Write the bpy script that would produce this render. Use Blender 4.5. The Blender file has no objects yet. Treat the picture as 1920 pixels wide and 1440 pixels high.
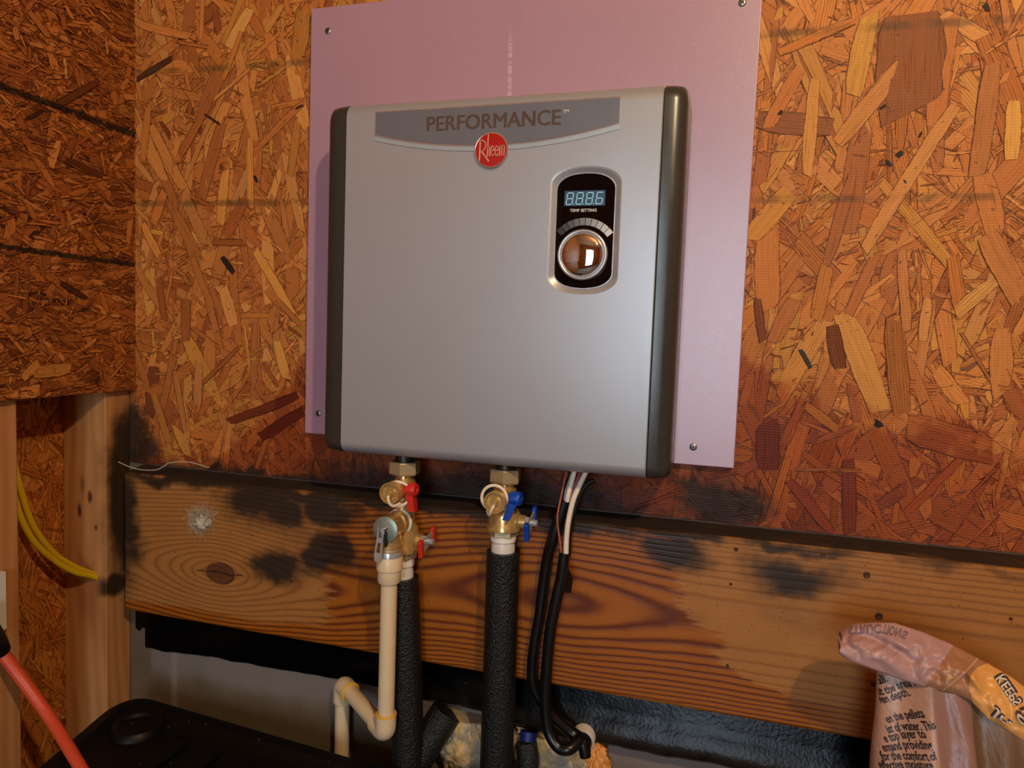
import bpy, bmesh, math, random
from mathutils import Vector, Matrix, noise as mnoise
from mathutils.geometry import tessellate_polygon
PI = math.pi
rnd = random.Random(7)
SC = bpy.context.scene
COL = SC.collection

# ------------------------------------------------------------------ camera
CAM = Vector((0.47953, -0.93839, 0.10224))
RT = Vector((0.960428, 0.276311, 0.035085))
UP = Vector((-0.052408, 0.055559, 0.997079))
FW = Vector((-0.273555, 0.959461, -0.067841))
FPX = 1293.4
cd = bpy.data.cameras.new('camera')
cam = bpy.data.objects.new('camera', cd)
COL.objects.link(cam)
cd.sensor_width = 36.0
cd.lens = FPX / 1920 * 36
cd.clip_start = 0.02
m = Matrix.Identity(4)
for i in range(3):
    m[i][0], m[i][1], m[i][2], m[i][3] = RT[i], UP[i], -FW[i], CAM[i]
cam.matrix_world = m
SC.camera = cam

# ------------------------------------------------------------------ world, lights, exposure
vs = SC.view_settings
vs.view_transform = 'Standard'
vs.look = 'None'
vs.gamma = 1
vs.use_curve_mapping = False
vs.exposure = 0.0
SC.display_settings.display_device = 'sRGB'
W = bpy.data.worlds.new('world')
SC.world = W
W.use_nodes = True
W.node_tree.nodes['Background'].inputs['Color'].default_value = (0.9, 0.75, 0.6, 1)
W.node_tree.nodes['Background'].inputs['Strength'].default_value = 0.05

def lamp(name, kind, loc, power, color, size=None, target=None):
    l = bpy.data.lights.new(name, kind)
    l.energy = power
    l.color = color
    o = bpy.data.objects.new(name, l)
    COL.objects.link(o)
    o.location = loc
    if kind == 'POINT':
        l.shadow_soft_size = size
    if kind == 'AREA':
        l.shape = 'RECTANGLE'
        l.size, l.size_y = size
    if target is not None:
        o.rotation_euler = (Vector(target) - Vector(loc)).to_track_quat('-Z', 'Y').to_euler()
    return o
BULB = (1.02, -1.30, 1.08)
lamp('ceiling_bulb', 'POINT', BULB, 56, (1.0, 0.78, 0.47), 0.03)
WINDOW_STRENGTH = 9.5

# ------------------------------------------------------------------ helpers
def at(px, py, y):
    """the point on the plane at depth y that the photograph shows at a pixel"""
    d = FW + RT * ((px - 960) / FPX) - UP * ((py - 720) / FPX)
    return CAM + d * ((y - CAM.y) / d.y)

def atx(px, py, x):
    d = FW + RT * ((px - 960) / FPX) - UP * ((py - 720) / FPX)
    return CAM + d * ((x - CAM.x) / d.x)

def lin(v):
    v /= 255.0
    return v / 12.92 if v <= 0.04045 else ((v + 0.055) / 1.055) ** 2.4

def rgb(r, g, b):
    return (lin(r), lin(g), lin(b), 1.0)

class MB:
    def __init__(s):
        s.v = []; s.f = []
    def add(s, verts, faces):
        o = len(s.v)
        s.v += [Vector(p) for p in verts]
        s.f += [[i + o for i in f] for f in faces]
        return s
    def box(s, a, b):
        x0, y0, z0 = a; x1, y1, z1 = b
        return s.add([(x0,y0,z0),(x1,y0,z0),(x1,y1,z0),(x0,y1,z0),(x0,y0,z1),(x1,y0,z1),(x1,y1,z1),(x0,y1,z1)],
                     [(0,3,2,1),(4,5,6,7),(0,1,5,4),(1,2,6,5),(2,3,7,6),(3,0,4,7)])
    def prism(s, poly, y0, y1):
        """polygon of (x, z) extruded from y0 (front) to y1 (back)"""
        n = len(poly)
        vs_ = [(x, y0, z) for x, z in poly] + [(x, y1, z) for x, z in poly]
        t = tessellate_polygon([[Vector((x, z, 0)) for x, z in poly]])
        fs = [tuple(q) for q in t] + [tuple(i + n for i in reversed(q)) for q in t]
        fs += [(i, (i+1) % n, (i+1) % n + n, i + n) for i in range(n)]
        return s.add(vs_, fs)
    def loft(s, rings, close=True, caps=True):
        n = len(rings[0]); vs_ = []; fs = []
        for r in rings: vs_ += list(r)
        for k in range(len(rings) - 1):
            for i in range(n if close else n - 1):
                j = (i + 1) % n
                fs.append((k*n+i, k*n+j, (k+1)*n+j, (k+1)*n+i))
        if caps and close:
            fs.append(tuple(reversed(range(n))))
            fs.append(tuple((len(rings)-1)*n + i for i in range(n)))
        return s.add(vs_, fs)
    def lathe(s, prof, org, ax, n=28, ang=0.0, caps=True):
        """prof: (distance along ax, radius)"""
        ax = Vector(ax).normalized()
        u = ax.orthogonal().normalized()
        if abs(ax.z) > 0.9: u = Vector((1, 0, 0)); u = (u - ax * u.dot(ax)).normalized()
        w = ax.cross(u)
        org = Vector(org)
        rings = []
        for d, r in prof:
            rings.append([org + ax * d + (u * math.cos(ang + 2*PI*i/n) + w * math.sin(ang + 2*PI*i/n)) * max(r, 1e-5) for i in range(n)])
        return s.loft(rings, True, caps)
    def tube(s, pts, r, n=12, sub=6, closed=False):
        pts = [Vector(p) for p in pts]
        rs = r if isinstance(r, (list, tuple)) else [r] * len(pts)
        P = []; Q = []
        if sub > 1 and len(pts) > 2:
            N = len(pts)
            for i in range(N if closed else N - 1):
                if closed: p0, p1, p2, p3 = pts[i-1], pts[i], pts[(i+1) % N], pts[(i+2) % N]
                else: p0, p1, p2, p3 = pts[max(i-1, 0)], pts[i], pts[i+1], pts[min(i+2, N-1)]
                for k in range(sub):
                    t = k / sub
                    P.append(0.5 * ((2*p1) + (p2-p0)*t + (2*p0-5*p1+4*p2-p3)*t*t + (3*p1-p0-3*p2+p3)*t**3))
                    Q.append(rs[i] + (rs[(i+1) % N] - rs[i]) * t)
            if not closed: P.append(pts[-1]); Q.append(rs[-1])
        else:
            P, Q = pts, rs
        rings = []; u = None
        for i, p in enumerate(P):
            a = P[i-1] if (i or closed) else p
            b = P[(i+1) % len(P)] if (i + 1 < len(P) or closed) else p
            d = (b - a).normalized()
            if u is None: u = d.orthogonal().normalized()
            u = (u - d * u.dot(d)).normalized()
            w = d.cross(u)
            rings.append([p + (u * math.cos(2*PI*k/n) + w * math.sin(2*PI*k/n)) * Q[i] for k in range(n)])
        if closed:
            rings.append(rings[0])
            return s.loft(rings, True, False)
        return s.loft(rings, True, True)
    def build(s, name, mat_, parent=None, smooth=35, bevel=0, seg=2, sub=0):
        off = Vector((0, 0, 0))
        q = parent
        while q is not None:
            off += q.location; q = q.parent
        me = bpy.data.meshes.new(name)
        me.from_pydata([tuple(p - off) for p in s.v], [], s.f)
        bm = bmesh.new(); bm.from_mesh(me)
        bmesh.ops.remove_doubles(bm, verts=bm.verts, dist=1e-6)
        bmesh.ops.recalc_face_normals(bm, faces=bm.faces)
        bm.to_mesh(me); bm.free()
        if smooth:
            me.shade_smooth()
            me.set_sharp_from_angle(angle=math.radians(smooth))
        me.materials.append(mat_)
        o = bpy.data.objects.new(name, me)
        COL.objects.link(o)
        if parent: o.parent = parent
        if bevel:
            b = o.modifiers.new('bevel', 'BEVEL'); b.width = bevel; b.segments = seg; b.limit_method = 'ANGLE'; b.angle_limit = math.radians(40)
            b.harden_normals = True
        if sub:
            b = o.modifiers.new('sub', 'SUBSURF'); b.levels = sub; b.render_levels = sub
        return o

def tag(o, label, cat, group=None):
    o['label'] = label; o['category'] = cat
    if group: o['group'] = group
    return o

def thing(name, loc, label, cat, group=None):
    o = bpy.data.objects.new(name, None)
    o.empty_display_size = 0.02
    COL.objects.link(o)
    o.location = loc
    return tag(o, label, cat, group)

def struct(o):
    o['kind'] = 'structure'
    return o

def lab(o, label):
    o['label'] = label
    return o

def text_mb(body, size, f, offset=0.0, align='CENTER', cuts=0, depth=0.0, xs=1.0):
    """flat lettering; f maps the (x, y) of the text line to a point, depth pulls a second layer out"""
    c = bpy.data.curves.new('lettering', 'FONT')
    c.body = body; c.size = size; c.align_x = align; c.offset = offset; c.resolution_u = 3
    o = bpy.data.objects.new('lettering', c)
    COL.objects.link(o)
    me = bpy.data.meshes.new_from_object(o)
    bm = bmesh.new(); bm.from_mesh(me)
    bmesh.ops.triangulate(bm, faces=bm.faces)
    if cuts:
        bmesh.ops.subdivide_edges(bm, edges=bm.edges, cuts=cuts)
    mb = MB()
    bm.verts.index_update()
    mb.add([f(v.co.x * xs, v.co.y) for v in bm.verts], [[v.index for v in fc.verts] for fc in bm.faces])
    bm.free()
    bpy.data.objects.remove(o); bpy.data.meshes.remove(me); bpy.data.curves.remove(c)
    return mb

# ------------------------------------------------------------------ node expressions
class X:
    """a float socket with arithmetic that lays out Math nodes"""
    nt = None
    def __init__(s, k): s.k = k
    @staticmethod
    def op(o, *a, clamp=False):
        n = X.nt.nodes.new('ShaderNodeMath'); n.operation = o; n.use_clamp = clamp
        for i, v in enumerate(a):
            if isinstance(v, X): X.nt.links.new(v.k, n.inputs[i])
            else: n.inputs[i].default_value = v
        return X(n.outputs[0])
    def __add__(s, o): return X.op('ADD', s, o)
    __radd__ = __add__
    def __mul__(s, o): return X.op('MULTIPLY', s, o)
    __rmul__ = __mul__
    def __sub__(s, o): return X.op('SUBTRACT', s, o)
    def __rsub__(s, o): return X.op('SUBTRACT', o, s)
    def __truediv__(s, o): return X.op('DIVIDE', s, o)
def xmax(a, b): return X.op('MAXIMUM', a, b)
def xmin(a, b): return X.op('MINIMUM', a, b)
def xsin(a): return X.op('SINE', a)
def xabs(a): return X.op('ABSOLUTE', a)
def xexp(a): return X.op('EXPONENT', a)
def sstep(a, b, x):
    n = X.nt.nodes.new('ShaderNodeMapRange'); n.interpolation_type = 'SMOOTHSTEP'
    X.nt.links.new(x.k, n.inputs['Value'])
    for nm, v in (('From Min', a), ('From Max', b)):
        if isinstance(v, X): X.nt.links.new(v.k, n.inputs[nm])
        else: n.inputs[nm].default_value = v
    return X(n.outputs['Result'])
def gauss(x, z, cx, cz, sx, sz):
    a = (x - cx) * (1.0 / sx); b = (z - cz) * (1.0 / sz)
    return xexp((a * a + b * b) * -1.0)
def comb(x, y, z):
    n = X.nt.nodes.new('ShaderNodeCombineXYZ')
    for i, v in enumerate((x, y, z)):
        if isinstance(v, X): X.nt.links.new(v.k, n.inputs[i])
        else: n.inputs[i].default_value = v
    return n.outputs[0]
def sep(k):
    n = X.nt.nodes.new('ShaderNodeSeparateXYZ'); X.nt.links.new(k, n.inputs[0])
    return X(n.outputs[0]), X(n.outputs[1]), X(n.outputs[2])
def xnoise(vec, scale=1.0, detail=2.0, rough=0.5, dist=0.0):
    n = X.nt.nodes.new('ShaderNodeTexNoise')
    X.nt.links.new(vec, n.inputs['Vector'])
    n.inputs['Scale'].default_value = scale; n.inputs['Detail'].default_value = detail
    n.inputs['Roughness'].default_value = rough; n.inputs['Distortion'].default_value = dist
    return X(n.outputs[0])
def position():
    n = X.nt.nodes.new('ShaderNodeNewGeometry')
    return n.outputs['Position']
def mix(fac, a, b, mode='MIX'):
    n = X.nt.nodes.new('ShaderNodeMix'); n.data_type = 'RGBA'; n.blend_type = mode
    if isinstance(fac, X): X.nt.links.new(fac.k, n.inputs[0])
    else: n.inputs[0].default_value = fac
    for i, v in ((6, a), (7, b)):
        if isinstance(v, tuple): n.inputs[i].default_value = v
        else: X.nt.links.new(v, n.inputs[i])
    return n.outputs[2]
def grey(x):
    return comb(x, x, x)
def bump(h, strength=0.3, dist=0.002, prev=None):
    n = X.nt.nodes.new('ShaderNodeBump')
    n.inputs['Strength'].default_value = strength; n.inputs['Distance'].default_value = dist
    X.nt.links.new(h.k, n.inputs['Height'])
    if prev: X.nt.links.new(prev, n.inputs['Normal'])
    return n.outputs[0]

def new_mat(name):
    mt = bpy.data.materials.new(name); mt.use_nodes = True
    X.nt = mt.node_tree
    return mt, mt.node_tree.nodes['Principled BSDF']
def setp(b, color=None, rough=None, metal=None, normal=None, **kw):
    for nm, v in (('Base Color', color), ('Roughness', rough), ('Metallic', metal), ('Normal', normal)):
        if v is None: continue
        if isinstance(v, X): X.nt.links.new(v.k, b.inputs[nm])
        elif isinstance(v, (tuple, float, int)): b.inputs[nm].default_value = v
        else: X.nt.links.new(v, b.inputs[nm])
    for k, v in kw.items(): b.inputs[k.replace('_', ' ')].default_value = v

def plain(name, color, rough=0.5, metal=0.0, var=0.12, scale=60, bmp=0.0, bscale=400, **kw):
    """a plain material with a little procedural unevenness"""
    mt, b = new_mat(name)
    p = position()
    n = xnoise(p, scale, 3)
    lo = tuple(c * (1 - var) for c in color[:3]) + (1,)
    hi = tuple(min(c * (1 + var), 1) for c in color[:3]) + (1,)
    nm = bump(xnoise(p, bscale, 2), bmp, 0.001) if bmp else None
    setp(b, mix(n, lo, hi), rough + (n - 0.5) * 0.12 if rough > 0.1 else rough, metal, nm, **kw)
    return mt

# ------------------------------------------------------------------ materials: oriented strand board
def osb_stains(side, col, x, y, z, p):
    """marks on the boards: chalk lines, damp, painted shade under the heater and mould"""
    nz = xnoise(p, 26, 4, 0.6)
    nl = xnoise(p, 90, 3, 0.6)
    if side == 'back':
        # damp edge, a lobed line that climbs to the right and to the left
        h = (gauss(x, z * 0.0, 0.46, 0, 0.20, 1) * 0.235 + gauss(x, z * 0.0, 0.78, 0, 0.13, 1) * 0.11
             + gauss(x, z * 0.0, -0.02, 0, 0.17, 1) * 0.26 + gauss(x, z * 0.0, 0.2, 0, 0.15, 1) * 0.1 - 0.12)
        wet = 1 - sstep(-0.02, 0.012, z - h + (nz - 0.5) * 0.16)
        col = mix(wet * 0.80, col, mix(1.0, col, rgb(200, 146, 104), 'MULTIPLY'))
        deep = gauss(x, z, 0.24, -0.15, 0.36, 0.16)
        col = mix(deep * 0.85, col, mix(1.0, col, rgb(160, 110, 82), 'MULTIPLY'))
        wx, wz = x, z
        x = x + (xnoise(p, 11, 3, 0.6) - 0.5) * 0.14; z = z + (xnoise(comb(x + 2.0, y, z), 14, 3, 0.6) - 0.5) * 0.07
        mould_shade = xmax(gauss(x, z, 0.50, -0.11, 0.075, 0.045), gauss(x, z, -0.45, -0.09, 0.06, 0.075))
        mould_shade = xmax(mould_shade, gauss(x, z, -0.22, -0.140, 0.25, 0.022))
        mould_shade = xmax(mould_shade, gauss(x, z, 0.15, -0.135, 0.33, 0.055))  # dark band under the heater: mould with the heater's shadow painted in
        mould_shade = xmax(mould_shade, gauss(x, z, 0.62, -0.145, 0.5, 0.012) * 0.8)
        x, z = wx, wz
        mould_shade = sstep(0.24, 0.80, mould_shade + (nz - 0.5) * 0.6 + (nl - 0.5) * 0.4)
        col = mix(mould_shade * 0.90, col, rgb(26, 20, 13))
        l1 = 1 - sstep(0.002, 0.0075, xabs(z - 0.4905 + (x - 0.5) * 0.02 + (nl - 0.5) * 0.004))
        l2 = 1 - sstep(0.002, 0.0075, xabs(z - 0.2875 + (x - 0.5) * 0.013 + (nl - 0.5) * 0.004))
        col = mix(xmax(l1, l2) * sstep(0.36, 0.6, nz) * 0.62, col, rgb(82, 60, 26))
        ch = (1 - sstep(0.0006, 0.0014, xabs(x + 0.3695 + (nl - 0.5) * 0.001))) * sstep(0.40, 0.55, xnoise(p, 220, 2))
        col = mix(ch * 0.75, col, rgb(140, 45, 20))
    elif side == 'left':
        l1 = 1 - sstep(0.003, 0.008, xabs(z - 0.4107 + (nl - 0.5) * 0.008))
        l2 = 1 - sstep(0.0022, 0.006, xabs(z - 0.1997 + (nl - 0.5) * 0.005))
        col = mix(xmax(l1, l2) * sstep(0.25, 0.45, nl) * 0.93, col, rgb(26, 18, 10))
    return col

def osb_strand_mat(side):
    mt, b = new_mat('osb_strands_' + side)
    nt = mt.node_tree
    p = position(); x, y, z = sep(p)
    a = nt.nodes.new('ShaderNodeAttribute'); a.attribute_name = 'Col'
    u1 = nt.nodes.new('ShaderNodeUVMap'); u1.uv_map = 'Grain'
    u2 = nt.nodes.new('ShaderNodeUVMap'); u2.uv_map = 'Edge'
    gu, gv, _ = sep(u1.outputs[0])
    ev, eh, _ = sep(u2.outputs[0])
    g1 = xnoise(comb(gu * 9, gv * 420, 0.0), 1.0, 3, 0.6)
    g2 = xnoise(comb(gu * 40, gv * 1300, 3.0), 1.0, 2)
    ribs = xsin(gv * 1900 + xnoise(comb(gu * 20, gv * 90, 0.0), 1, 2) * 9)
    ribmask = sstep(0.50, 0.62, xnoise(comb(gu * 1.1, gv * 1.1, 9.0), 0.8, 0))
    ribs = ribs * ribs * ribs
    crack = sstep(0.60, 0.70, xnoise(comb(gu * 14, gv * 700, 7.0), 1.0, 2, 0.6))
    f = (0.42 + g1 * 0.72 + g2 * 0.42 + ribs * ribmask * 0.24) * (1.0 - crack * 0.34)
    col = mix(1.0, a.outputs['Color'], grey(f), 'MULTIPLY')
    d = eh - xabs(ev)
    wob = xnoise(comb(gu * 160, gv * 160, 5.0), 1.0, 2)
    edge = 1 - sstep(0.0, 0.0012, d + (wob - 0.58) * 0.0030)  # dark strand borders: resin, and shadow in the gaps painted in
    col = mix(edge * 0.88, col, mix(1.0, col, rgb(112, 72, 46), 'MULTIPLY'))
    # dark bark flecks, with tiny shadows painted as pits
    pit = sstep(0.70, 0.74, xnoise(comb(x * 150, y * 150, z * 150), 1, 2, 0.5))
    pit2 = sstep(0.735, 0.76, xnoise(comb(gu * 46, gv * 130, 2.0), 1, 2, 0.5))
    col = mix(xmax(pit * 0.55, pit2 * 0.85), col, rgb(44, 20, 6))
    col = osb_stains(side, col, x, y, z, p)
    h = g1 * 0.55 + g2 * 0.4 + ribs * ribmask * 0.35 - crack * 0.5 + xsin(z * 1850 + (xnoise(p, 60, 2)) * 2) * 0.12
    setp(b, col, 0.44 + g1 * 0.22, 0, bump(h, 0.55, 0.0013))
    b.inputs['Specular IOR Level'].default_value = 0.32
    return mt

def osb_board_mat(name='osb_board', side='none'):
    """the pressed board under the loose face strands, and far walls too distant to show them"""
    mt, b = new_mat(name)
    p = position(); x, y, z = sep(p)
    v = X.nt.nodes.new('ShaderNodeTexVoronoi'); v.inputs['Scale'].default_value = 34
    X.nt.links.new(comb(x * 1.0, y * 1.0, z * 0.5), v.inputs['Vector'])
    _, _, hv = sep(v.outputs['Color'])
    n = xnoise(p, 160, 3)
    col = mix(hv, rgb(120, 66, 24), rgb(196, 124, 56))
    col = mix(n * 0.6, col, rgb(110, 60, 20))
    col = osb_stains(side, col, x, y, z, p)
    setp(b, col, 0.6, 0, bump(n, 0.3, 0.002))
    return mt

PAL_BACK = [(rgb(200,125,55),3),(rgb(194,117,49),4),(rgb(184,107,43),4),(rgb(206,137,64),1.4),(rgb(174,98,39),2.6),(rgb(160,85,33),1.0),(rgb(200,133,50),1.0),(rgb(122,61,24),.15)]
PAL_LEFT = [(rgb(182,108,47),3),(rgb(170,98,41),4),(rgb(158,87,35),4),(rgb(195,125,62),1.0),(rgb(138,74,30),2.2),(rgb(114,57,24),.8),(rgb(70,34,16),.25)]
def pick(pal):
    t = rnd.random() * sum(w for _, w in pal)
    for c, w in pal:
        t -= w
        if t <= 0: return c
    return pal[-1][0]

class Strands:
    """flat wood strands, each with its own outline, tilt and colour, laid in (s, t) on a wall face"""
    def __init__(s):
        s.v = []; s.f = []; s.c = []; s.g = []; s.e = []
    def add(s, cs, ct, ang, L, Wd, col, off, tilt=0.0004, taper=0.15, bend=0.0, seg=4, rag=0.35):
        ca, sa = math.cos(ang), math.sin(ang)
        o = len(s.v)
        gu, gv = rnd.random() * 50, rnd.random() * 50
        j = [rnd.uniform(-tilt, tilt) for _ in range(4)]
        e0, e1 = rnd.uniform(-rag, rag) * Wd, rnd.uniform(-rag, rag) * Wd
        br = rnd.uniform(.85, 1.15)
        for k in range(seg + 1):
            q = k / seg
            wl = Wd * .5 * (1 - taper * abs(2*q-1)**3) * rnd.uniform(.9, 1.06)
            wr = Wd * .5 * (1 - taper * abs(2*q-1)**3) * rnd.uniform(.9, 1.06)
            mid = bend * L * (q - q*q)
            for sgn, w in ((1, wl), (-1, wr)):
                a = (q - .5) * L
                if k == 0: a += sgn * e0
                if k == seg: a += sgn * e1
                bq = sgn * w + mid
                h = off + (j[0]*(1-q) + j[1]*q) + sgn * (j[2]*(1-q) + j[3]*q) * .6
                s.v.append((cs + a*ca - bq*sa, ct + a*sa + bq*ca, h))
                s.c.append((col[0]*br, col[1]*br, col[2]*br, 1))
                s.g.append((a + gu, bq + gv)); s.e.append((sgn * Wd * .5, Wd * .5))
        for k in range(seg):
            s.f.append((o + 2*k + 1, o + 2*k + 3, o + 2*k + 2, o + 2*k))
    def build(s, name, mat_, fmap, parent):
        off = Vector((0, 0, 0)); q = parent
        while q is not None: off += q.location; q = q.parent
        me = bpy.data.meshes.new(name)
        me.from_pydata([tuple(Vector(fmap(*p)) - off) for p in s.v], [], s.f)
        at_ = me.attributes.new('Col', 'FLOAT_COLOR', 'POINT')
        at_.data.foreach_set('color', [q for c in s.c for q in c])
        for nm, src in (('Grain', s.g), ('Edge', s.e)):
            uv = me.uv_layers.new(name=nm)
            uv.data.foreach_set('uv', [q for l in me.loops for q in src[l.vertex_index]])
        me.materials.append(mat_)
        o = bpy.data.objects.new(name, me); COL.objects.link(o); o.parent = parent
        return o

# ------------------------------------------------------------------ materials: timber
def timber(name, cols, kind='stud', rough=0.6):
    mt, b = new_mat(name)
    p = position(); x, y, z = sep(p)
    if kind == 'stud':
        w = xnoise(comb(x * 9, y * 9, z * 2.2), 1.0, 2)
        fld = (y * 1.0 + x * 0.9) * 300 + w * 17
        fine = xnoise(comb(x * 600, y * 600, z * 14), 1, 2)
        ring = xsin(fld) * 0.5 + 0.5
        col = mix(ring * 0.38, cols[0], cols[1])
        col = mix(fine * 0.35, col, cols[2])
        big = xnoise(comb(x * 14, y * 14, z * 5), 1, 3)
        col = mix(sstep(0.5, 0.72, big) * 0.45, col, cols[1])
        # mould in the room corner, knots
        nz = xnoise(p, 30, 3)
        mo = sstep(0.25, 0.70, gauss(y, z, -0.012, -0.18, 0.040, 0.17) + (nz - 0.5) * 0.5)
        mo = xmax(mo, sstep(0.45, 0.8, gauss(y, z, -0.03, -0.335, 0.035, 0.03) + (nz - 0.5) * 0.5))
        mo = mo * sstep(-0.49, -0.46, x)
        col = mix(mo * 0.93, col, rgb(20, 17, 12))
        kn = xmax(gauss(x, z, -0.490, -0.185, 0.007, 0.014), gauss(x, z, -0.512, -0.21, 0.006, 0.016))
        kn = xmax(kn, gauss(x, z, -0.505, -0.165, 0.009, 0.028) * 0.7)
        kn = xmax(kn, gauss(x, z, -0.478, -0.235, 0.006, 0.008) * 0.8)
        kn = xmax(kn, gauss(x, z, -0.485, -0.30, 0.005, 0.006) * 0.6)
        kn = sstep(0.4, 0.85, kn + (fine - 0.5) * 0.5)
        col = mix(kn * 0.85, col, rgb(58, 28, 10))
        setp(b, col, rough, 0, bump(ring * 0.4 + fine * 0.6, 0.22, 0.001))
    b.inputs['Specular IOR Level'].default_value = 0.25
    return mt

def ledger_mat():
    mt, b = new_mat('ledger_timber')
    p = position(); x, y, z = sep(p)
    low = xnoise(comb(x * 3.0, y * 3, z * 16), 1, 2)
    nz = xnoise(p, 30, 4, 0.6)
    nzx = xnoise(comb(x * 16, y * 16, z * 190), 1, 3)
    fine = xnoise(comb(x * 22, y * 900, z * 900), 1, 2)
    # growth rings: closed ovals round the knot and round the flat-sawn heart that open into long lines
    kx, kz = -0.2439, -0.2848
    wz = z + (low - 0.5) * 0.010 + (xnoise(comb(x * 10, y, z * 30), 1, 2) - 0.5) * 0.006
    def oval(cx, cz, G, wd):
        q = (x - cx) * (1.0 / wd)
        dz = wz - cz
        return X.op('SQRT', dz * dz + (1.0 - xexp(q * q * -1.0)) * (G * G) + 1e-7)
    Fk = oval(kx - 0.01, kz, 0.052, 0.135)
    Fe = oval(0.30, -0.252, 0.038, 0.120)
    Nk = Fk * 142.0 - 7.0
    Ne = Fe * Fe * 720.0 + Fe * 12.0
    tb_ = sstep(-0.08, 0.20, x)
    ph = (Nk * (1.0 - tb_) + Ne * tb_) * 6.2832 + (nz - 0.5) * 1.0
    ring = xsin(ph) * 0.5 + 0.5
    line = ring * ring * ring * ring
    dry = mix(nz, rgb(162, 106, 48), rgb(182, 125, 62))
    dry = mix(line * (0.58 - sstep(0.3, 0.6, x) * 0.24), dry, rgb(118, 68, 28))
    wetc = mix(nz, rgb(156, 86, 14), rgb(176, 102, 22))
    wetc = mix(ring * ring * 0.84, wetc, rgb(84, 28, 6))
    # damp middle: ragged where it has crept along the grain
    jag = (nzx - 0.5) * 0.10
    left = sstep(-0.058, -0.046, x + jag * 0.9 + sstep(-0.22, -0.15, z) * -0.03)
    right = 1 - sstep(0.0, 0.012, x + jag * 0.7 - (0.452 + sstep(-0.24, -0.27, z) * 0.05 + sstep(-0.30, -0.345, z) * 0.11))
    wet = left * right
    edge_low = 1 - sstep(-0.004, 0.004, z + 0.352 - sstep(-0.20, 0.0, x) * 0.018 + (nzx - 0.5) * 0.02)
    wet = xmax(wet, edge_low * (1 - sstep(0.60, 0.75, x)))
    wet = xmax(wet, sstep(0.60, 0.75, x) * 0.25)
    col = mix(wet, dry, wetc)
    col = mix(fine * 0.30, col, mix(1.0, col, rgb(150, 105, 75), 'MULTIPLY'))
    # knot
    kr = gauss(x, z, kx, kz, 0.026, 0.017)
    col = mix(sstep(0.30, 0.42, kr) * 0.85, col, mix(nz, rgb(58, 26, 12), rgb(98, 50, 24)))
    crack = (1 - sstep(0.0006, 0.0014, xabs(z - kz + (nz - 0.5) * 0.012))) * sstep(0.02, 0.1, kr)
    rim = sstep(0.30, 0.34, kr) * (1 - sstep(0.36, 0.44, kr))
    col = mix(xmax(crack, rim * sstep(kx - 0.01, kx + 0.015, x)) * 0.85, col, rgb(24, 10, 4))
    # mould
    big = xnoise(p, 11, 3, 0.6)
    big2 = xnoise(comb(x + 3.0, y, z), 13, 3, 0.6)
    x0_, z0_ = x, z
    x = x + (big - 0.5) * 0.13
    z = z + (big2 - 0.5) * 0.06
    mo = xmax(gauss(x, z, -0.135, -0.262, 0.072, 0.030), gauss(x, z, -0.060, -0.228, 0.046, 0.045))
    mo = xmax(mo, gauss(x, z, -0.17, -0.165, 0.085, 0.045))
    mo = xmax(mo, gauss(x, z, -0.06, -0.160, 0.07, 0.030))
    mo = xmax(mo, gauss(x, z, -0.10, -0.200, 0.10, 0.05) * 0.45)
    mo = xmax(mo, gauss(x, z, -0.445, -0.23, 0.040, 0.12))
    mo = xmax(mo, gauss(x, z, 0.455, -0.163, 0.042, 0.026))
    mo = xmax(mo, gauss(x, z, 0.595, -0.180, 0.065, 0.030) * 0.9)
    mo = xmax(mo, gauss(x, z, 0.31, -0.150, 0.20, 0.012) * 0.85)
    mo = xmax(mo, gauss(x, z, 0.05, -0.142, 0.9, 0.012))
    mo = xmax(mo, gauss(x, z, 0.60, -0.23, 0.06, 0.035) * 0.36)
    x, z = x0_, z0_
    mo = sstep(0.14, 0.82, mo + (nz - 0.5) * 0.55 + (nzx - 0.5) * 0.25)
    col = mix(mo * 0.93, col, rgb(19, 18, 13))
    # grimy top ledge, with bare patches toward the right end
    top = sstep(-0.0385, -0.034, y)
    bare = sstep(0.52, 0.62, nzx) * sstep(0.5, 0.8, x) * (1 - sstep(-0.034, -0.02, y + (nz - 0.5) * 0.02))
    col = mix(top * (0.95 - bare * 0.7), col, mix(nzx, rgb(16, 11, 8), rgb(48, 32, 20)))
    fl = sstep(0.715, 0.74, xnoise(p, 320, 1))
    col = mix(fl * 0.7, col, rgb(60, 30, 12))
    setp(b, col, 0.50 - wet * 0.12 + nz * 0.1 + top * 0.4, 0, bump(line * -0.6 + fine * 0.4, 0.35, 0.0012))
    b.inputs['Specular IOR Level'].default_value = 0.35
    return mt

# ------------------------------------------------------------------ materials: the rest
def foamboard_mat():
    mt, b = new_mat('mauve_panel_paint')
    p = position(); x, y, z = sep(p)
    n1 = xnoise(p, 9, 3); n2 = xnoise(p, 700, 2); n3 = xnoise(comb(x * 30, y * 30, z * 420), 1, 2)
    col = mix(n1, rgb(172, 133, 148), rgb(180, 143, 158))
    col = mix(n2 * 0.5, col, rgb(168, 120, 134))
    col = mix(sstep(0.60, 0.72, n2) * 0.30, col, rgb(222, 190, 202))  # grain sparkle painted as pale specks
    st = (1 - sstep(0.0012, 0.0042, xabs(x - 0.196 + (z - 0.5) * 0.02))) * sstep(0.405, 0.43, z) * (1 - sstep(0.485, 0.53, z)) * sstep(0.35, 0.6, n3)
    col = mix(st * 0.55, col, rgb(226, 196, 204))
    ends = (1 - sstep(-0.012, -0.0108, y)) * 0.0
    setp(b, col, 0.32 + (n2 - 0.5) * 0.15, 0, bump(n2 * 0.8 + n3 * 0.3, 0.24, 0.0003))
    b.inputs['Specular IOR Level'].default_value = 1.0
    return mt

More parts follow.
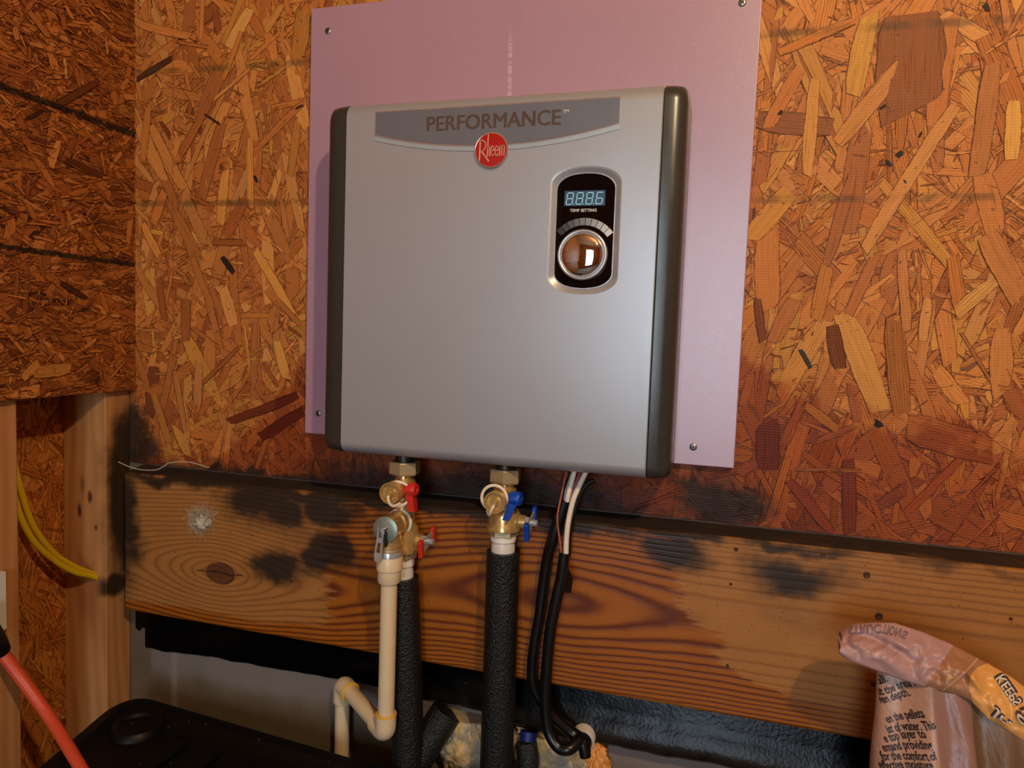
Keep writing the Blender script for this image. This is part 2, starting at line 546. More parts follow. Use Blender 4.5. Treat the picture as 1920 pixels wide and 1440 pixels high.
def silver_mat():
    mt, b = new_mat('silver_paint')
    p = position()
    n1 = xnoise(p, 1500, 1); n2 = xnoise(p, 5, 2)
    col = mix(n1, rgb(160, 160, 162), rgb(188, 188, 190))
    col = mix(n2 * 0.15, col, rgb(170, 168, 168))
    setp(b, col, 0.36, 0.40, bump(n1, 0.05, 0.00015))
    return mt

def concrete_mat(name='concrete'):
    mt, b = new_mat(name)
    p = position(); x, y, z = sep(p)
    n1 = xnoise(p, 18, 4); n2 = xnoise(p, 420, 3, 0.7); n3 = xnoise(p, 120, 2)
    col = mix(n1, rgb(92, 79, 60), rgb(124, 109, 90))
    col = mix(sstep(0.5, 0.75, n2) * 0.4, col, rgb(44, 36, 26))
    pale = sstep(-0.418, -0.410, x) * sstep(-0.505, -0.475, z + (n1 - 0.5) * 0.03)  # light falling on the upper concrete, painted as a paler tone
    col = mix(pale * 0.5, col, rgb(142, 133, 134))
    drip = gauss(x, z * 0.0, -0.366, 0, 0.006, 1)
    col = mix(drip * 0.35, col, rgb(170, 160, 160))
    setp(b, col, 0.92, 0, bump(n2 * 0.6 + n3 * 0.4, 0.55, 0.003))
    b.inputs['Specular IOR Level'].default_value = 0.15
    return mt

def tar_mat():
    mt, b = new_mat('black_tar')
    p = position()
    n1 = xnoise(p, 240, 3); n2 = xnoise(p, 30, 3)
    sp = sstep(0.74, 0.78, xnoise(p, 330, 1))
    px_, py_, pz_ = sep(p)
    dust = sstep(0.0, 0.25, px_) * sstep(-0.41, -0.44, pz_) * n2
    col = mix(sp * 0.5, mix(dust * 0.7, rgb(4, 4, 5), rgb(58, 50, 40)), rgb(70, 66, 60))
    setp(b, col, 0.17 + n2 * 0.14, 0, bump(n1 * 0.8 + n2, 0.35, 0.0011))
    b.inputs['Specular IOR Level'].default_value = 0.15
    return mt

def sleeve_mat():
    mt, b = new_mat('black_foam_rubber')
    p = position()
    v = X.nt.nodes.new('ShaderNodeTexVoronoi'); v.inputs['Scale'].default_value = 400
    X.nt.links.new(p, v.inputs['Vector'])
    n = xnoise(p, 330, 3, 0.6)
    h = X(v.outputs['Distance']) * 0.5 + n
    setp(b, mix(n, rgb(6, 6, 6), rgb(24, 23, 22)), 0.42, 0, bump(h, 0.9, 0.0022))
    return mt

def fluff_mat():
    return plain('cobweb_fluff', rgb(196, 186, 164), 0.95, var=0.2, scale=120)

def sprayfoam_mat():
    mt, b = new_mat('spray_foam')
    p = position(); x, y, z = sep(p)
    n1 = xnoise(p, 34, 3, 0.6); n2 = xnoise(p, 160, 3)
    col = mix(sstep(0.35, 0.65, n1), rgb(214, 178, 112), rgb(150, 146, 134))
    col = mix(sstep(0.62, 0.78, n2) * 0.6, col, rgb(120, 84, 44))
    setp(b, col, 0.5, 0, bump(n2, 0.5, 0.004))
    b.inputs['Subsurface Weight'].default_value = 0.15
    b.inputs['Subsurface Radius'].default_value = (0.01, 0.006, 0.003)
    return mt

M = {}
M['osb_back'] = osb_strand_mat('back')
M['osb_left'] = osb_strand_mat('left')
M['osb_bay'] = osb_strand_mat('bay')
M['board_back'] = osb_board_mat('osb_board_back', 'back')
M['board_left'] = osb_board_mat('osb_board_left', 'left')
M['board'] = osb_board_mat('osb_board', 'none')
M['stud'] = timber('stud_timber', (rgb(200, 142, 88), rgb(146, 88, 44), rgb(168, 112, 64)))
M['ledger'] = ledger_mat()
M['mauve'] = foamboard_mat()
M['silver'] = silver_mat()
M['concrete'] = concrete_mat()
M['tar'] = tar_mat()
M['sleeve'] = sleeve_mat()
M['cap'] = plain('bronze_plastic', rgb(64, 62, 56), 0.27, 0.25, var=0.06, scale=30, bmp=0.04, bscale=900)
M['gap'] = plain('dark_gap', rgb(14, 13, 12), 0.6)
M['plate'] = plain('slate_grey_plate', rgb(112, 112, 118), 0.34, 0.15, var=0.03)
M['plate_rim'] = plain('plate_rim_chrome', rgb(196, 172, 156), 0.18, 0.6, var=0.05)
M['plate_light'] = plain('pale_plate_band', rgb(172, 182, 184), 0.35, 0.3, var=0.03)
M['letter'] = plain('plate_lettering', rgb(104, 86, 74), 0.24, 0.35, var=0.05)
M['red_badge'] = plain('red_enamel', rgb(176, 26, 14), 0.25, 0.0, var=0.04)
M['badge_text'] = plain('badge_lettering', rgb(222, 168, 140), 0.3, 0.2, var=0.04)
M['black_glass'] = plain('black_glass', rgb(6, 6, 7), 0.04, 0.0, var=0.0)
M['chrome'] = plain('chrome', rgb(225, 222, 218), 0.03, 1.0, var=0.0)
M['satin'] = plain('satin_ring', rgb(196, 194, 192), 0.28, 0.75, var=0.03)
M['white_print'] = plain('white_print', rgb(215, 212, 206), 0.5, var=0.03)
def emit(name, col, s, rough=0.3):
    mt, b = new_mat(name)
    setp(b, col, rough)
    b.inputs['Emission Color'].default_value = col; b.inputs['Emission Strength'].default_value = s
    return mt
M['lcd'] = emit('display_window', rgb(40, 62, 84), 0.35)
M['seg'] = emit('display_segments', rgb(150, 204, 206), 0.38)
M['brass'] = plain('brass', rgb(212, 178, 112), 0.26, 0.62, var=0.14, scale=120, bmp=0.08, bscale=500)
M['brass_dull'] = plain('dull_brass', rgb(190, 170, 128), 0.42, 0.5, var=0.16, scale=160, bmp=0.15, bscale=700)
M['steel'] = plain('bright_steel', rgb(190, 192, 196), 0.26, 0.5, var=0.08, scale=90)
M['dark_steel'] = plain('dark_steel', rgb(70, 68, 66), 0.4, 0.9, var=0.1)
M['red'] = plain('red_plastic', rgb(206, 44, 30), 0.38, var=0.06)
M['blue'] = plain('blue_plastic', rgb(14, 66, 172), 0.36, var=0.06)
M['strap'] = plain('cream_strap', rgb(238, 222, 196), 0.45, var=0.05)
M['teflon'] = plain('white_thread_tape', rgb(232, 226, 216), 0.5, var=0.06, scale=300, bmp=0.3)
M['pex'] = plain('white_translucent_plastic', rgb(222, 212, 202), 0.35, var=0.05, scale=30)
M['cpvc'] = plain('cream_pipe_plastic', rgb(228, 204, 164), 0.33, var=0.05, scale=30)
M['glue'] = plain('yellow_pipe_cement', rgb(236, 182, 44), 0.35, var=0.08)
M['cable'] = plain('black_cable', rgb(12, 12, 12), 0.30, var=0.2, bmp=0.10, bscale=200)
M['wire_white'] = plain('white_wire', rgb(236, 222, 196), 0.38, var=0.05)
M['wire_red'] = plain('dark_red_wire', rgb(120, 20, 18), 0.4, var=0.05)
M['copper'] = plain('copper', rgb(214, 126, 98), 0.28, 0.5, var=0.1)
M['yellow'] = plain('yellow_cable', rgb(206, 170, 8), 0.36, var=0.06)
M['orange'] = plain('red_orange_cord', rgb(206, 76, 46), 0.42, var=0.14, scale=200)
M['tote'], b_ = new_mat('black_tote_plastic')
p_ = position()
setp(b_, mix(sstep(0.745, 0.775, xnoise(p_, 130, 1)) * 0.5, rgb(7, 7, 7), rgb(90, 88, 84)), 0.46, 0, bump(xnoise(p_, 300, 2), 0.12, 0.001))
b_.inputs['Specular IOR Level'].default_value = 0.28
M['dust'] = plain('grey_dust', rgb(110, 108, 104), 0.9)
M['fluff'] = fluff_mat()
M['foam'] = sprayfoam_mat()
M['foam_orange'] = plain('amber_spray_foam', rgb(222, 150, 78), 0.45, var=0.3, scale=70, bmp=0.5, bscale=160)
M['screw'] = plain('screw_steel', rgb(150, 146, 142), 0.35, 0.9, var=0.15, scale=300)
M['screw_dark'] = plain('screw_recess', rgb(20, 18, 16), 0.6)
M['rust'] = plain('rusty_nail', rgb(84, 52, 32), 0.6, 0.4, var=0.3, scale=400)
M['ceiling'] = plain('ceiling_boards', rgb(150, 104, 62), 0.8, var=0.25, scale=12)
M['floor'] = plain('concrete_floor', rgb(116, 110, 102), 0.85, var=0.2, scale=14)
M['pane'] = emit('daylit_pane', (0.66, 0.83, 1.0, 1), WINDOW_STRENGTH, 0.05)
M['frame'] = plain('white_frame', rgb(220, 216, 208), 0.4)

# ------------------------------------------------------------------ the room
FLOOR = -1.05; CEIL = 1.50
XL = -0.446; XR = 2.6; YF = -3.6
OSB_BOTTOM = -0.1325

wall_back = struct(MB().box((XL - 0.1, 0.0, OSB_BOTTOM), (XR, 0.012, CEIL)).build('wall_back', M['board_back'], smooth=0))
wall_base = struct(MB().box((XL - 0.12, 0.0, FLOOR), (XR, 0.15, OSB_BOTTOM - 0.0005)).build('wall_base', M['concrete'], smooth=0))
struct(MB().box((XL - 0.14, YF - 0.1, FLOOR - 0.05), (XR + 0.1, 0.15, FLOOR)).build('floor', M['floor'], smooth=0))
struct(MB().box((XL - 0.14, YF - 0.1, CEIL), (XR + 0.1, 0.15, CEIL + 0.05)).build('ceiling', M['ceiling'], smooth=0))
struct(MB().box((XR, YF, FLOOR), (XR + 0.05, 0.0, CEIL)).build('wall_right', M['board'], smooth=0))
# rear wall behind the photographer, with the bright window that lights the right side
WX0, WX1, WZ0, WZ1 = 0.16, 1.00, -0.62, 1.05
wf = MB()
wf.box((XL - 0.1, YF - 0.05, FLOOR), (WX0, YF, CEIL)); wf.box((WX1, YF - 0.05, FLOOR), (XR, YF, CEIL))
wf.box((WX0, YF - 0.05, FLOOR), (WX1, YF, WZ0)); wf.box((WX0, YF - 0.05, WZ1), (WX1, YF, CEIL))
struct(wf.build('wall_front', M['board'], smooth=0))
win = struct(MB().box((WX0, YF - 0.045, WZ0), (WX1, YF - 0.035, WZ1)).build('window_1', M['pane'], smooth=0))
fr = MB()
fr.box((WX0 - 0.04, YF, WZ0 - 0.04), (WX0 + 0.02, YF + 0.015, WZ1 + 0.04)); fr.box((WX1 - 0.02, YF, WZ0 - 0.04), (WX1 + 0.04, YF + 0.015, WZ1 + 0.04))
fr.box((WX0, YF, WZ0 - 0.04), (WX1, YF + 0.015, WZ0 + 0.02)); fr.box((WX0, YF, WZ1 - 0.02), (WX1, YF + 0.015, WZ1 + 0.04))
fr.build('window_frame', M['frame'], win, smooth=0)

# face strands of the back wall
S = Strands()
def fill(S, s0, s1, t0, t1, n, Lr, Wr, pal, ang, off, tilt=0.0005):
    for _ in range(n):
        L = rnd.uniform(*Lr) * rnd.uniform(.6, 1.0); w = rnd.uniform(*Wr)
        S.add(rnd.uniform(s0, s1), rnd.uniform(t0, t1), ang(), min(L, 3.0 + L), min(w, L * .4), pick(pal),
              rnd.uniform(*off), tilt, rnd.uniform(.05, .5), rnd.uniform(-.08, .08))
anyang = lambda: rnd.uniform(0, PI)
upang = lambda: rnd.gauss(PI/2, .62)
x0, x1, z0, z1 = XL + 0.0, 1.0, OSB_BOTTOM, 0.78
fill(S, x0, x1, z0, z1, 2600, (.06, .19), (.012, .042), PAL_BACK, anyang, (.0002, .0009))
fill(S, x0, x1, z0, z1, 2600, (.03, .10), (.003, .010), PAL_BACK, anyang, (.0006, .0014))
fill(S, x0, x1, z0, z1, 1150, (.07, .18), (.010, .030), PAL_BACK, upang, (.0009, .0016))
fill(S, x0, x1, z0, z1, 2600, (.010, .035), (.0012, .004), PAL_BACK, anyang, (.0010, .0018))
# keep the strands inside the panel
def clip(S, lo, hi, tlo, thi):
    S.v = [(min(max(a, lo), hi), min(max(b_, tlo), thi), c) for a, b_, c in S.v]
clip(S, XL + 0.0005, 1.2, OSB_BOTTOM + 0.001, 1.2)
o = S.build('strands', M['osb_back'], lambda s, t, h: (s, -h, t), wall_back); o['kind'] = 'stuff'
# the large strands that stand out one by one (pixel ends in the photograph, width in pixels, colour)
BIG = [((1705,28),(1700,214),104,(150,82,30)), ((1630,30),(1600,180),34,(216,150,56)), ((1690,122),(1570,270),30,(200,128,56)),
 ((1528,150),(1514,330),22,(218,146,62)), ((1420,225),(1560,240),38,(150,84,34)), ((1790,200),(1620,470),24,(206,134,62)),
 ((1480,360),(1405,450),40,(214,140,52)), ((1440,420),(1440,580),44,(190,112,44)), ((1900,190),(1895,300),24,(214,150,62)),
 ((1850,440),(1910,560),40,(196,120,52)), ((1690,470),(1700,620),18,(196,122,56)), ((1580,590),(1650,770),42,(206,140,62)),
 ((1675,600),(1690,775),34,(176,104,40)), ((1560,610),(1575,690),26,(112,56,22)), ((1510,760),(1570,805),18,(200,136,36)),
 ((1700,800),(1860,845),56,(168,90,30)), ((1440,790),(1440,880),42,(128,58,22)), ((1420,560),(1430,640),16,(122,62,28)),
 ((1490,880),(1615,882),7,(196,124,52)), ((1590,860),(1592,1000),24,(150,72,26)), ((1480,900),(1560,1000),20,(164,82,30)),
 ((1800,860),(1700,960),16,(178,98,38)), ((1740,560),(1730,640),18,(206,136,66)), ((1860,530),(1790,590),24,(216,150,72)),
 ((1490,560),(1450,640),30,(182,106,44)), ((1500,130),(1440,240),26,(184,106,42)), ((1860,120),(1830,330),30,(186,112,48)),
 ((1640,480),(1590,590),20,(176,100,42)), ((1550,500),(1530,600),26,(198,122,52)), ((1460,100),(1600,40),18,(196,116,44)),
 ((470,18),(430,90),30,(212,150,72)), ((530,10),(500,60),20,(200,130,52)), ((405,20),(412,62),18,(140,70,26)), ((570,20),(560,110),40,(198,124,44)),
 ((325,110),(258,150),15,(84,44,22)), ((385,215),(415,235),5,(60,30,14)), ((555,205),(570,198),5,(66,36,20)),
 ((480,120),(400,190),10,(202,128,54)), ((560,230),(545,330),22,(196,122,44)), ((470,260),(472,390),20,(204,130,54)), ((425,320),(415,420),26,(210,138,58)),
 ((280,200),(270,300),22,(198,118,44)), ((420,540),(440,610),34,(206,136,66)), ((480,470),(550,590),24,(206,140,58)), ((520,640),(540,710),26,(212,146,60)),
 ((300,520),(310,600),20,(150,80,30)), ((330,700),(350,810),18,(190,118,48)), ((430,790),(560,740),22,(122,52,22)), ((490,820),(570,770),26,(112,46,20)),
 ((290,740),(320,830),22,(178,112,46)), ((350,560),(350,640),28,(168,92,38)), ((400,455),(460,455),16,(152,84,32)), ((375,680),(372,760),26,(184,116,58)),
 ((270,420),(300,480),22,(204,128,52)), ((520,560),(565,610),14,(176,102,42)), ((340,290),(400,180),22,(176,98,36)), ((450,650),(380,720),12,(150,82,34)),
 ((418,482),(440,512),14,(44,26,14)), ((1846,8),(1852,22),7,(40,22,12)), ((1735,44),(1738,58),6,(44,26,12)), ((1744,128),(1756,150),7,(50,26,12)), ((1456,224),(1466,208),6,(40,22,12)), ((1648,206),(1660,198),5,(40,22,12)), ((1680,294),(1692,286),9,(36,20,12)), ((1660,300),(1670,312),5,(36,20,12)), ((1693,332),(1700,344),7,(36,20,12)), ((1722,258),(1728,248),4,(44,24,12)), ((478,330),(484,342),7,(40,22,14)), ((1500,655),(1520,690),8,(60,40,26)), ((1640,790),(1652,800),11,(34,20,12)),
 ((455,60),(420,150),14,(190,112,42)), ((310,360),(290,420),26,(190,110,40))]
for (ax_, ay_), (bx_, by_), wpx, c in BIG:
    A = at(ax_, ay_, 0); B = at(bx_, by_, 0)
    d = B - A; L = math.hypot(d.x, d.z)
    T = Strands()
    T.add((A.x+B.x)/2, (A.z+B.z)/2, math.atan2(d.z, d.x), L, wpx * 0.00072, rgb(*c), .0021 + rnd.uniform(0, .0005), .0001, .22, rnd.uniform(-.05, .05), 5, .25)
    clip(T, XL + 0.0005, 1.2, OSB_BOTTOM + 0.001, 1.2)
    T.build('wood_strand', M['osb_back'], lambda s, t, h: (s, -h, t), wall_back)

# left wall: sheathing, studs and the panel over them
PB = -0.0092
wall_left = struct(MB().box((-0.457, YF, PB), (XL, 0.0, CEIL)).build('wall_left', M['board_left'], smooth=0))
S = Strands()
flat_l = lambda: rnd.gauss(0, .42)
fill(S, -0.75, 0.0, PB, 0.8, 2000, (.04, .13), (.006, .024), PAL_LEFT, flat_l, (.0002, .0009))
fill(S, -0.75, 0.0, PB, 0.8, 900, (.04, .10), (.006, .016), PAL_LEFT, anyang, (.0006, .0013), .001)
fill(S, -0.75, 0.0, PB, 0.8, 5200, (.008, .045), (.0012, .006), PAL_LEFT, flat_l, (.0008, .0020), .0013)
fill(S, -0.75, 0.0, PB, 0.8, 1600, (.006, .025), (.001, .004), PAL_BACK, anyang, (.0012, .0024), .0013)
clip(S, -0.76, -0.0005, PB + 0.0005, 1.0)
o = S.build('strands', M['osb_left'], lambda s, t, h: (XL + h, s, t), wall_left); o['kind'] = 'stuff'
for a_, b_, wpx, c in [((183,152),(100,200),12,(104,52,22)), ((118,108),(122,148),7,(216,158,86)), ((60,700),(130,690),22,(196,128,58)), ((110,530),(160,560),10,(70,34,16)), ((52,22),(90,70),12,(176,108,52)), ((25,50),(30,75),12,(190,118,58)), ((120,10),(135,36),9,(186,112,50)), ((195,70),(200,102),5,(206,138,66)), ((190,330),(120,300),14,(96,48,20)), ((40,710),(70,680),16,(190,122,56))]:
    A = atx(*a_, XL); B = atx(*b_, XL); d = B - A
    T = Strands()
    T.add((A.y+B.y)/2, (A.z+B.z)/2, math.atan2(d.z, d.y), math.hypot(d.y, d.z), wpx * 0.0009, rgb(*c), .0027, .0002, .25, 0, 5, .25)
    T.build('wood_strand', M['osb_left'], lambda s, t, h: (XL + h, s, t), wall_left)
sh = MB().box((-0.556, YF, FLOOR), (-0.546, 0.0, PB)).build('sheathing', M['board'], wall_left, smooth=0)
S = Strands()
fill(S, -0.80, -0.04, -0.75, PB, 1400, (.05, .16), (.010, .03), PAL_BACK, upang, (.0002, .0009))
fill(S, -0.80, -0.04, -0.75, PB, 2400, (.02, .08), (.002, .008), PAL_BACK, upang, (.0008, .0016))
o = S.build('strands', M['osb_bay'], lambda s, t, h: (-0.546 + h, s, t), sh); o['kind'] = 'stuff'
MB().box((-0.5459, -0.050, FLOOR), (-0.4571, -0.0005, PB - 0.0008)).build('stud', M['stud'], wall_left, smooth=0, bevel=0.0025)
MB().box((-0.5459, -0.238, FLOOR), (-0.4571, -0.198, PB - 0.0008)).build('stud', M['stud'], wall_left, smooth=0, bevel=0.0025)

# black waterproofing on the foundation: thin at the left, a rounded roll at the right
tb = MB(); rings = []
N = 150
for i in range(N + 1):
    x = -0.4236 + (1.6 + 0.4236) * i / N
    k = min(max((x - 0.02) / 0.30, 0), 1); k = k*k*(3-2*k)
    zb = -0.4495 + 0.008 * min(1, (x + 0.42) / 0.33) - 0.012 * k + 0.0035 * mnoise.noise(Vector((x * 30, 0, 1))) + 0.004 * mnoise.noise(Vector((x * 9, 0, 4)))
    a = 0.004 + 0.020 * k
    pr = []
    for j in range(13):
        t = j / 12
        z = -0.3695 + (zb + 0.3695) * t
        if t < .5: y = -(0.0035 + (a * .55 - .0035) * t * 2 * (0.6 + .4 * k))
        else:
            q = (t - .5) * 2
            y = -(a * .55 + (a * .45) * math.sin(q * PI * .62) if k > .02 else .0035)
            if t > .93: y *= .75
        y += 0.0006 * mnoise.noise(Vector((x * 40, z * 40, 0))) * (0.3 + k)
        pr.append((x, min(y, -.002), z))
    pr.append((x, 0.001, zb)); pr.append((x, 0.001, -0.3695))
    rings.append([Vector(q) for q in pr])
tb.loft(rings)
struct(tb.build('tar_coating_1', M['tar'], smooth=60))
# a dark blot of tar in the corner
MB().prism([(-.4455,-.371),(-.424,-.371),(-.424,-.418),(-.431,-.416),(-.437,-.424),(-.4455,-.420)], -.0016, .001).build('tar_patch', M['tar'], wall_base, smooth=0)

# ------------------------------------------------------------------ ledger board
lb = MB()
LX0 = at(235, 1010, -.04).x
prof = [(-0.040, -0.3665), (-0.0385, -0.3700), (0.0, -0.3700), (0.0, -0.1335), (-0.0375, -0.1400), (-0.040, -0.1425)]
rings = []
for i in range(61):
    x = LX0 + (1.5 - LX0) * i / 60
    dz = 0.0012 * mnoise.noise(Vector((x * 14, 3, 0)))
    rings.append([Vector((x, y + (0.001 if y == 0 else 0) - (0.001 if y == 0 else 0), z + (dz if z > -.15 and y < -.01 else 0))) for y, z in prof])
lb.loft(rings)
ledger = lb.build('ledger_board', M['ledger'], smooth=0)
tag(ledger, 'wide horizontal timber board with big knot, damp-stained orange in the middle, below the wall panel', 'board')
for px, py, r in [(1625,1078,.0042), (1648,1155,.0045), (1380,1030,.0028), (1543,1040,.003), (1370,1095,.002), (543,987,.0032), (545,1088,.0036), (1364,1248,.002), (1637,1283,.003), (1895,1160,.002)]:
    c = at(px, py, -.0400)
    nb = MB().lathe([(0, r), (.0006, r), (.0011, r * .7), (.0004, r * .35)], c, (0, -1, 0), 10)
    nb.build('nail_head', M['rust'], ledger)

# ------------------------------------------------------------------ mauve backing panel
bp = tag(MB().prism([(-0.1136,-.0562),(0.5168,-.0568),(0.5185,.5775),(-0.1130,.5755)], -.012, -.0026).build('backing_panel', M['mauve'], smooth=0, bevel=0.0012),
         'mauve painted square panel screwed to the wall behind the water heater', 'panel')
for px, py in [(615,58), (1392,5), (597,775), (1300,838)]:
    c = at(px, py, -.012)
    s = MB().lathe([(0, .0048), (.0007, .0048), (.0014, .0040), (.0017, .002), (.0017, 0)], c, (0, -1, 0), 20).build('screw', M['screw'], bp)
    k = MB(); a = rnd.uniform(0, 1)
    for q in (0, PI/2):
        ca, sa = math.cos(a + q), math.sin(a + q); L, w = .0026, .0006
        k.prism([(c.x + u*ca - v*sa, c.z + u*sa + v*ca) for u, v in ((-L,-w),(L,-w),(L,w),(-L,w))], c.y - .0019, c.y - .001)
    k.build('cross_recess', M['screw_dark'], s, smooth=0)

# ------------------------------------------------------------------ water heater
HZ0, HZ1, HW, HY = -0.0646, 0.4043, 0.413, -0.104
heater = thing('water_heater', (HW/2, -0.012, HZ0), 'silver wall-mounted electric water heater with dark end caps and round red badge', 'water heater')
def hprofile(inset, front, rad=0.020, nseg=7):
    """(y, z) outline of the casing, back bottom -> front -> back top"""
    z0, z1, yf = HZ0 + inset, HZ1 - inset, front
    p = [(-0.0125, z0)]
    for k in range(nseg + 1):
        a = PI/2 * k / nseg
        p.append((yf + rad - rad * math.sin(a), z0 + rad * .8 - rad * .8 * math.cos(a)))
    for k in range(nseg + 1):
        a = PI/2 * k / nseg
        p.append((yf + rad - rad * math.cos(a), z1 - rad + rad * math.sin(a)))
    p.append((-0.0125, z1))
    return p
# panel outline (arched top and bottom, round corners)
PC = (0.3250, 0.2337)
def arch(hw, hh, d, n=26):
    # straight sides that round into a gently arched top and bottom
    top = []
    for k in range(n + 1):
        q = -math.cos(PI * k / n)
        top.append((PC[0] + q * hw, PC[1] + hh - d * (1 - max(0.0, 1 - abs(q) ** 2.4) ** .5)))
    bot = [(x, 2 * PC[1] - z) for x, z in reversed(top)]
    return top + bot
cv = MB()
pr = hprofile(0, HY)
nf0 = 8    # index of the last bottom-arc point: the flat front starts here
xs_ = [0.0006, 0.0016, HW - 0.0016, HW - 0.0006]
rings = []
for x in xs_:
    d = 0.001 if x in (xs_[0], xs_[-1]) else 0
    rings.append([Vector((x, min(y + d, -.0125), z + (d if z < .1 else -d))) for y, z in pr])
n = len(pr)
for k in range(3):
    for i in range(n - 1):
        if k == 1 and i == nf0: continue
        cv.add([rings[k][i], rings[k][i+1], rings[k+1][i+1], rings[k+1][i]], [(0, 1, 2, 3)])
cv.add([rings[0][i] for i in range(n)], [tuple(range(n))]); cv.add([rings[3][i] for i in range(n)], [tuple(range(n))])
zb_, zt_ = pr[nf0][1], pr[nf0+1][1]
hole = arch(0.0436, 0.0770, 0.0215)
outer = [(xs_[1], zb_), (xs_[2], zb_), (xs_[2], zt_), (xs_[1], zt_)]
tess = tessellate_polygon([[Vector((x, z, 0)) for x, z in outer], [Vector((x, z, 0)) for x, z in hole]])
allp = outer + hole
cv.add([(x, HY, z) for x, z in allp], [tuple(t) for t in tess])
h1 = arch(0.0422, 0.0756, 0.0210); h2 = arch(0.0406, 0.0740, 0.0204); h25 = arch(0.0374, 0.0708, 0.0193); h3 = arch(0.0362, 0.0696, 0.0190)
dep = [(hole, HY + 5e-6), (h1, HY + .0004), (h2, HY + .0012), (h25, HY + .0040), (h3, HY + .0046)]
cv.loft([[Vector((x, y, z)) for x, z in l] for l, y in dep], True, False)
cover = cv.build('front_cover', M['silver'], heater, smooth=28)
# chassis behind
MB().box((0.002, -0.080, HZ0 + 0.004), (HW - 0.002, -0.0122, HZ0 + 0.02)).build('chassis', M['dark_steel'], heater, smooth=0)
def cap(sgn):
    mb = MB(); rings = []
    xe = 0.0 if sgn < 0 else HW
    for d, ins, fr in ((0.0, .0016, .0016), (0.0012, .0002, 0.0), (0.012, .0006, 0.0006), (0.0225, .0014, .0030), (0.0275, .0034, .0080), (0.0302, .0070, .017), (0.0308, .010, .028)):
        if sgn > 0: d *= .92
        rings.append([Vector((xe + sgn * d, y, z)) for y, z in hprofile(ins, HY - .0006 + fr, 0.020)])
    mb.loft(rings)
    return lab(mb.build('end_cap', M['cap'], heater, smooth=40), 'dark bronze glossy end cap')
cl = cap(-1); cr_ = cap(1)
c = at(1268, 316, -0.1005)
MB().lathe([(0, .0022), (.0006, .0022), (.0009, .0012), (.0003, .0009)], (c.x, -0.1012, c.z), (0, -1, 0), 14).build('screw', M['screw'], cr_)

# name plate
CXP = 0.2033
def plate_poly(x0, x1, zt, zs, zm, n=24):
    p = [(x0, zt), (x1, zt), (x1, zs)]
    for k in range(1, n):
        t = 1 - k / n
        s = 2 * t - 1
        p.append((x0 + (x1 - x0) * t, zm + (zs - zm) * s * s))
    p.append((x0, zs))
    return p
NP = MB().prism(plate_poly(0.0440, 0.3625, .3888, .3518, .3330), HY - .0010, HY + .0001).build('name_plate', M['plate_light'], heater, smooth=0)
MB().prism(plate_poly(0.0440, 0.3625, .3892, .3580, .3387), HY - .0016, HY - .0009).build('plate_rim', M['plate_rim'], NP, smooth=0)
MB().prism(plate_poly(0.0452, 0.3613, .3877, .3593, .3402), HY - .0020, HY - .0015).build('plate_face', M['plate'], NP, smooth=0)
L0 = at(800, 232, HY).x; L1 = at(1052, 220, HY).x
tm = text_mb('PERFORMANCE', 0.0235, lambda x, y: (x, 0, y), 0.0, 'LEFT', 0)
w0 = max(v.x for v in tm.v); zmin = min(v.z for v in tm.v); zmax = max(v.z for v in tm.v)
nv = len(tm.v); base_v, base_f = list(tm.v), list(tm.f)
for dxx in (-.00055, .00055):
    tm.add([v + Vector((dxx, 0, 0)) for v in base_v], base_f)
tm.v = [Vector((L0 + v.x / w0 * (L1 - L0), HY - .0024 - .00005 * (i // nv), 0.3600 + (v.z - zmin) / (zmax - zmin) * 0.0182)) for i, v in enumerate(tm.v)]
tm.build('lettering', M['letter'], NP, smooth=0)
tm = text_mb('TM', 0.0052, lambda x, y: (L1 + .003 + x, HY - .0024, .3735 + y), 0.0001, 'LEFT')
tm.build('trademark_lettering', M['white_print'], NP, smooth=0)
# red badge
BC = (0.2050, 0.3330)
badge = MB().lathe([(0, .0220), (.0030, .0220), (.0038, .0212), (.0036, .0204)], (BC[0], HY, BC[1]), (0, -1, 0), 48).build('badge', M['plate_rim'], heater)
MB().lathe([(0, .0203), (.0037, .0203), (.0041, .0150), (.0042, 0)], (BC[0], HY, BC[1]), (0, -1, 0), 48).build('badge_face', M['red_badge'], badge)
bt = MB()
def stroke(pts, w, y):
    """flat stroke with round joints, in badge units"""
    P = [Vector((BC[0] + a * .0205, y, BC[1] + b_ * .0205)) for a, b_ in pts]
    for A, B in zip(P, P[1:]):
        d = (B - A).normalized(); nrm = Vector((-d.z, 0, d.x)) * w
        e = d * w * .5
        bt.add([A - nrm - e, B - nrm + e, B + nrm + e, A + nrm - e], [(0, 1, 2, 3)])
yb = HY - .0045
def bd(cx, cy):  # badge photo coordinates -> badge units
    return ((cx - 740) / 425.0, (775 - cy) / 450.0)
stroke([bd(445, 540), bd(440, 1050)], .0009, yb)
arcp = [bd(430, 530)] + [bd(470 + 130 * math.sin(t) , 660 - 150 * math.cos(t) + 0) for t in [PI * k / 10 for k in range(0, 11)]]
stroke([bd(430,535), bd(480,505), bd(545,530), bd(592,590), bd(600,655), bd(575,735), bd(530,790), bd(480,818)], .0008, yb)
stroke([bd(500, 825), bd(580, 930), bd(690, 1075)], .0009, yb)
stroke([bd(660, 360), bd(650, 945)], .0007, yb)
stroke([bd(655,720), bd(680,675), bd(705,690), bd(706, 945)], .0006, yb)
for ex in (735, 848):
    stroke([bd(ex + 8, 800), bd(ex + 88, 795), bd(ex + 85, 715), bd(ex + 48, 668), bd(ex + 12, 720), bd(ex + 8, 830), bd(ex + 22, 915), bd(ex + 55, 942), bd(ex + 88, 895)], .0006, yb)
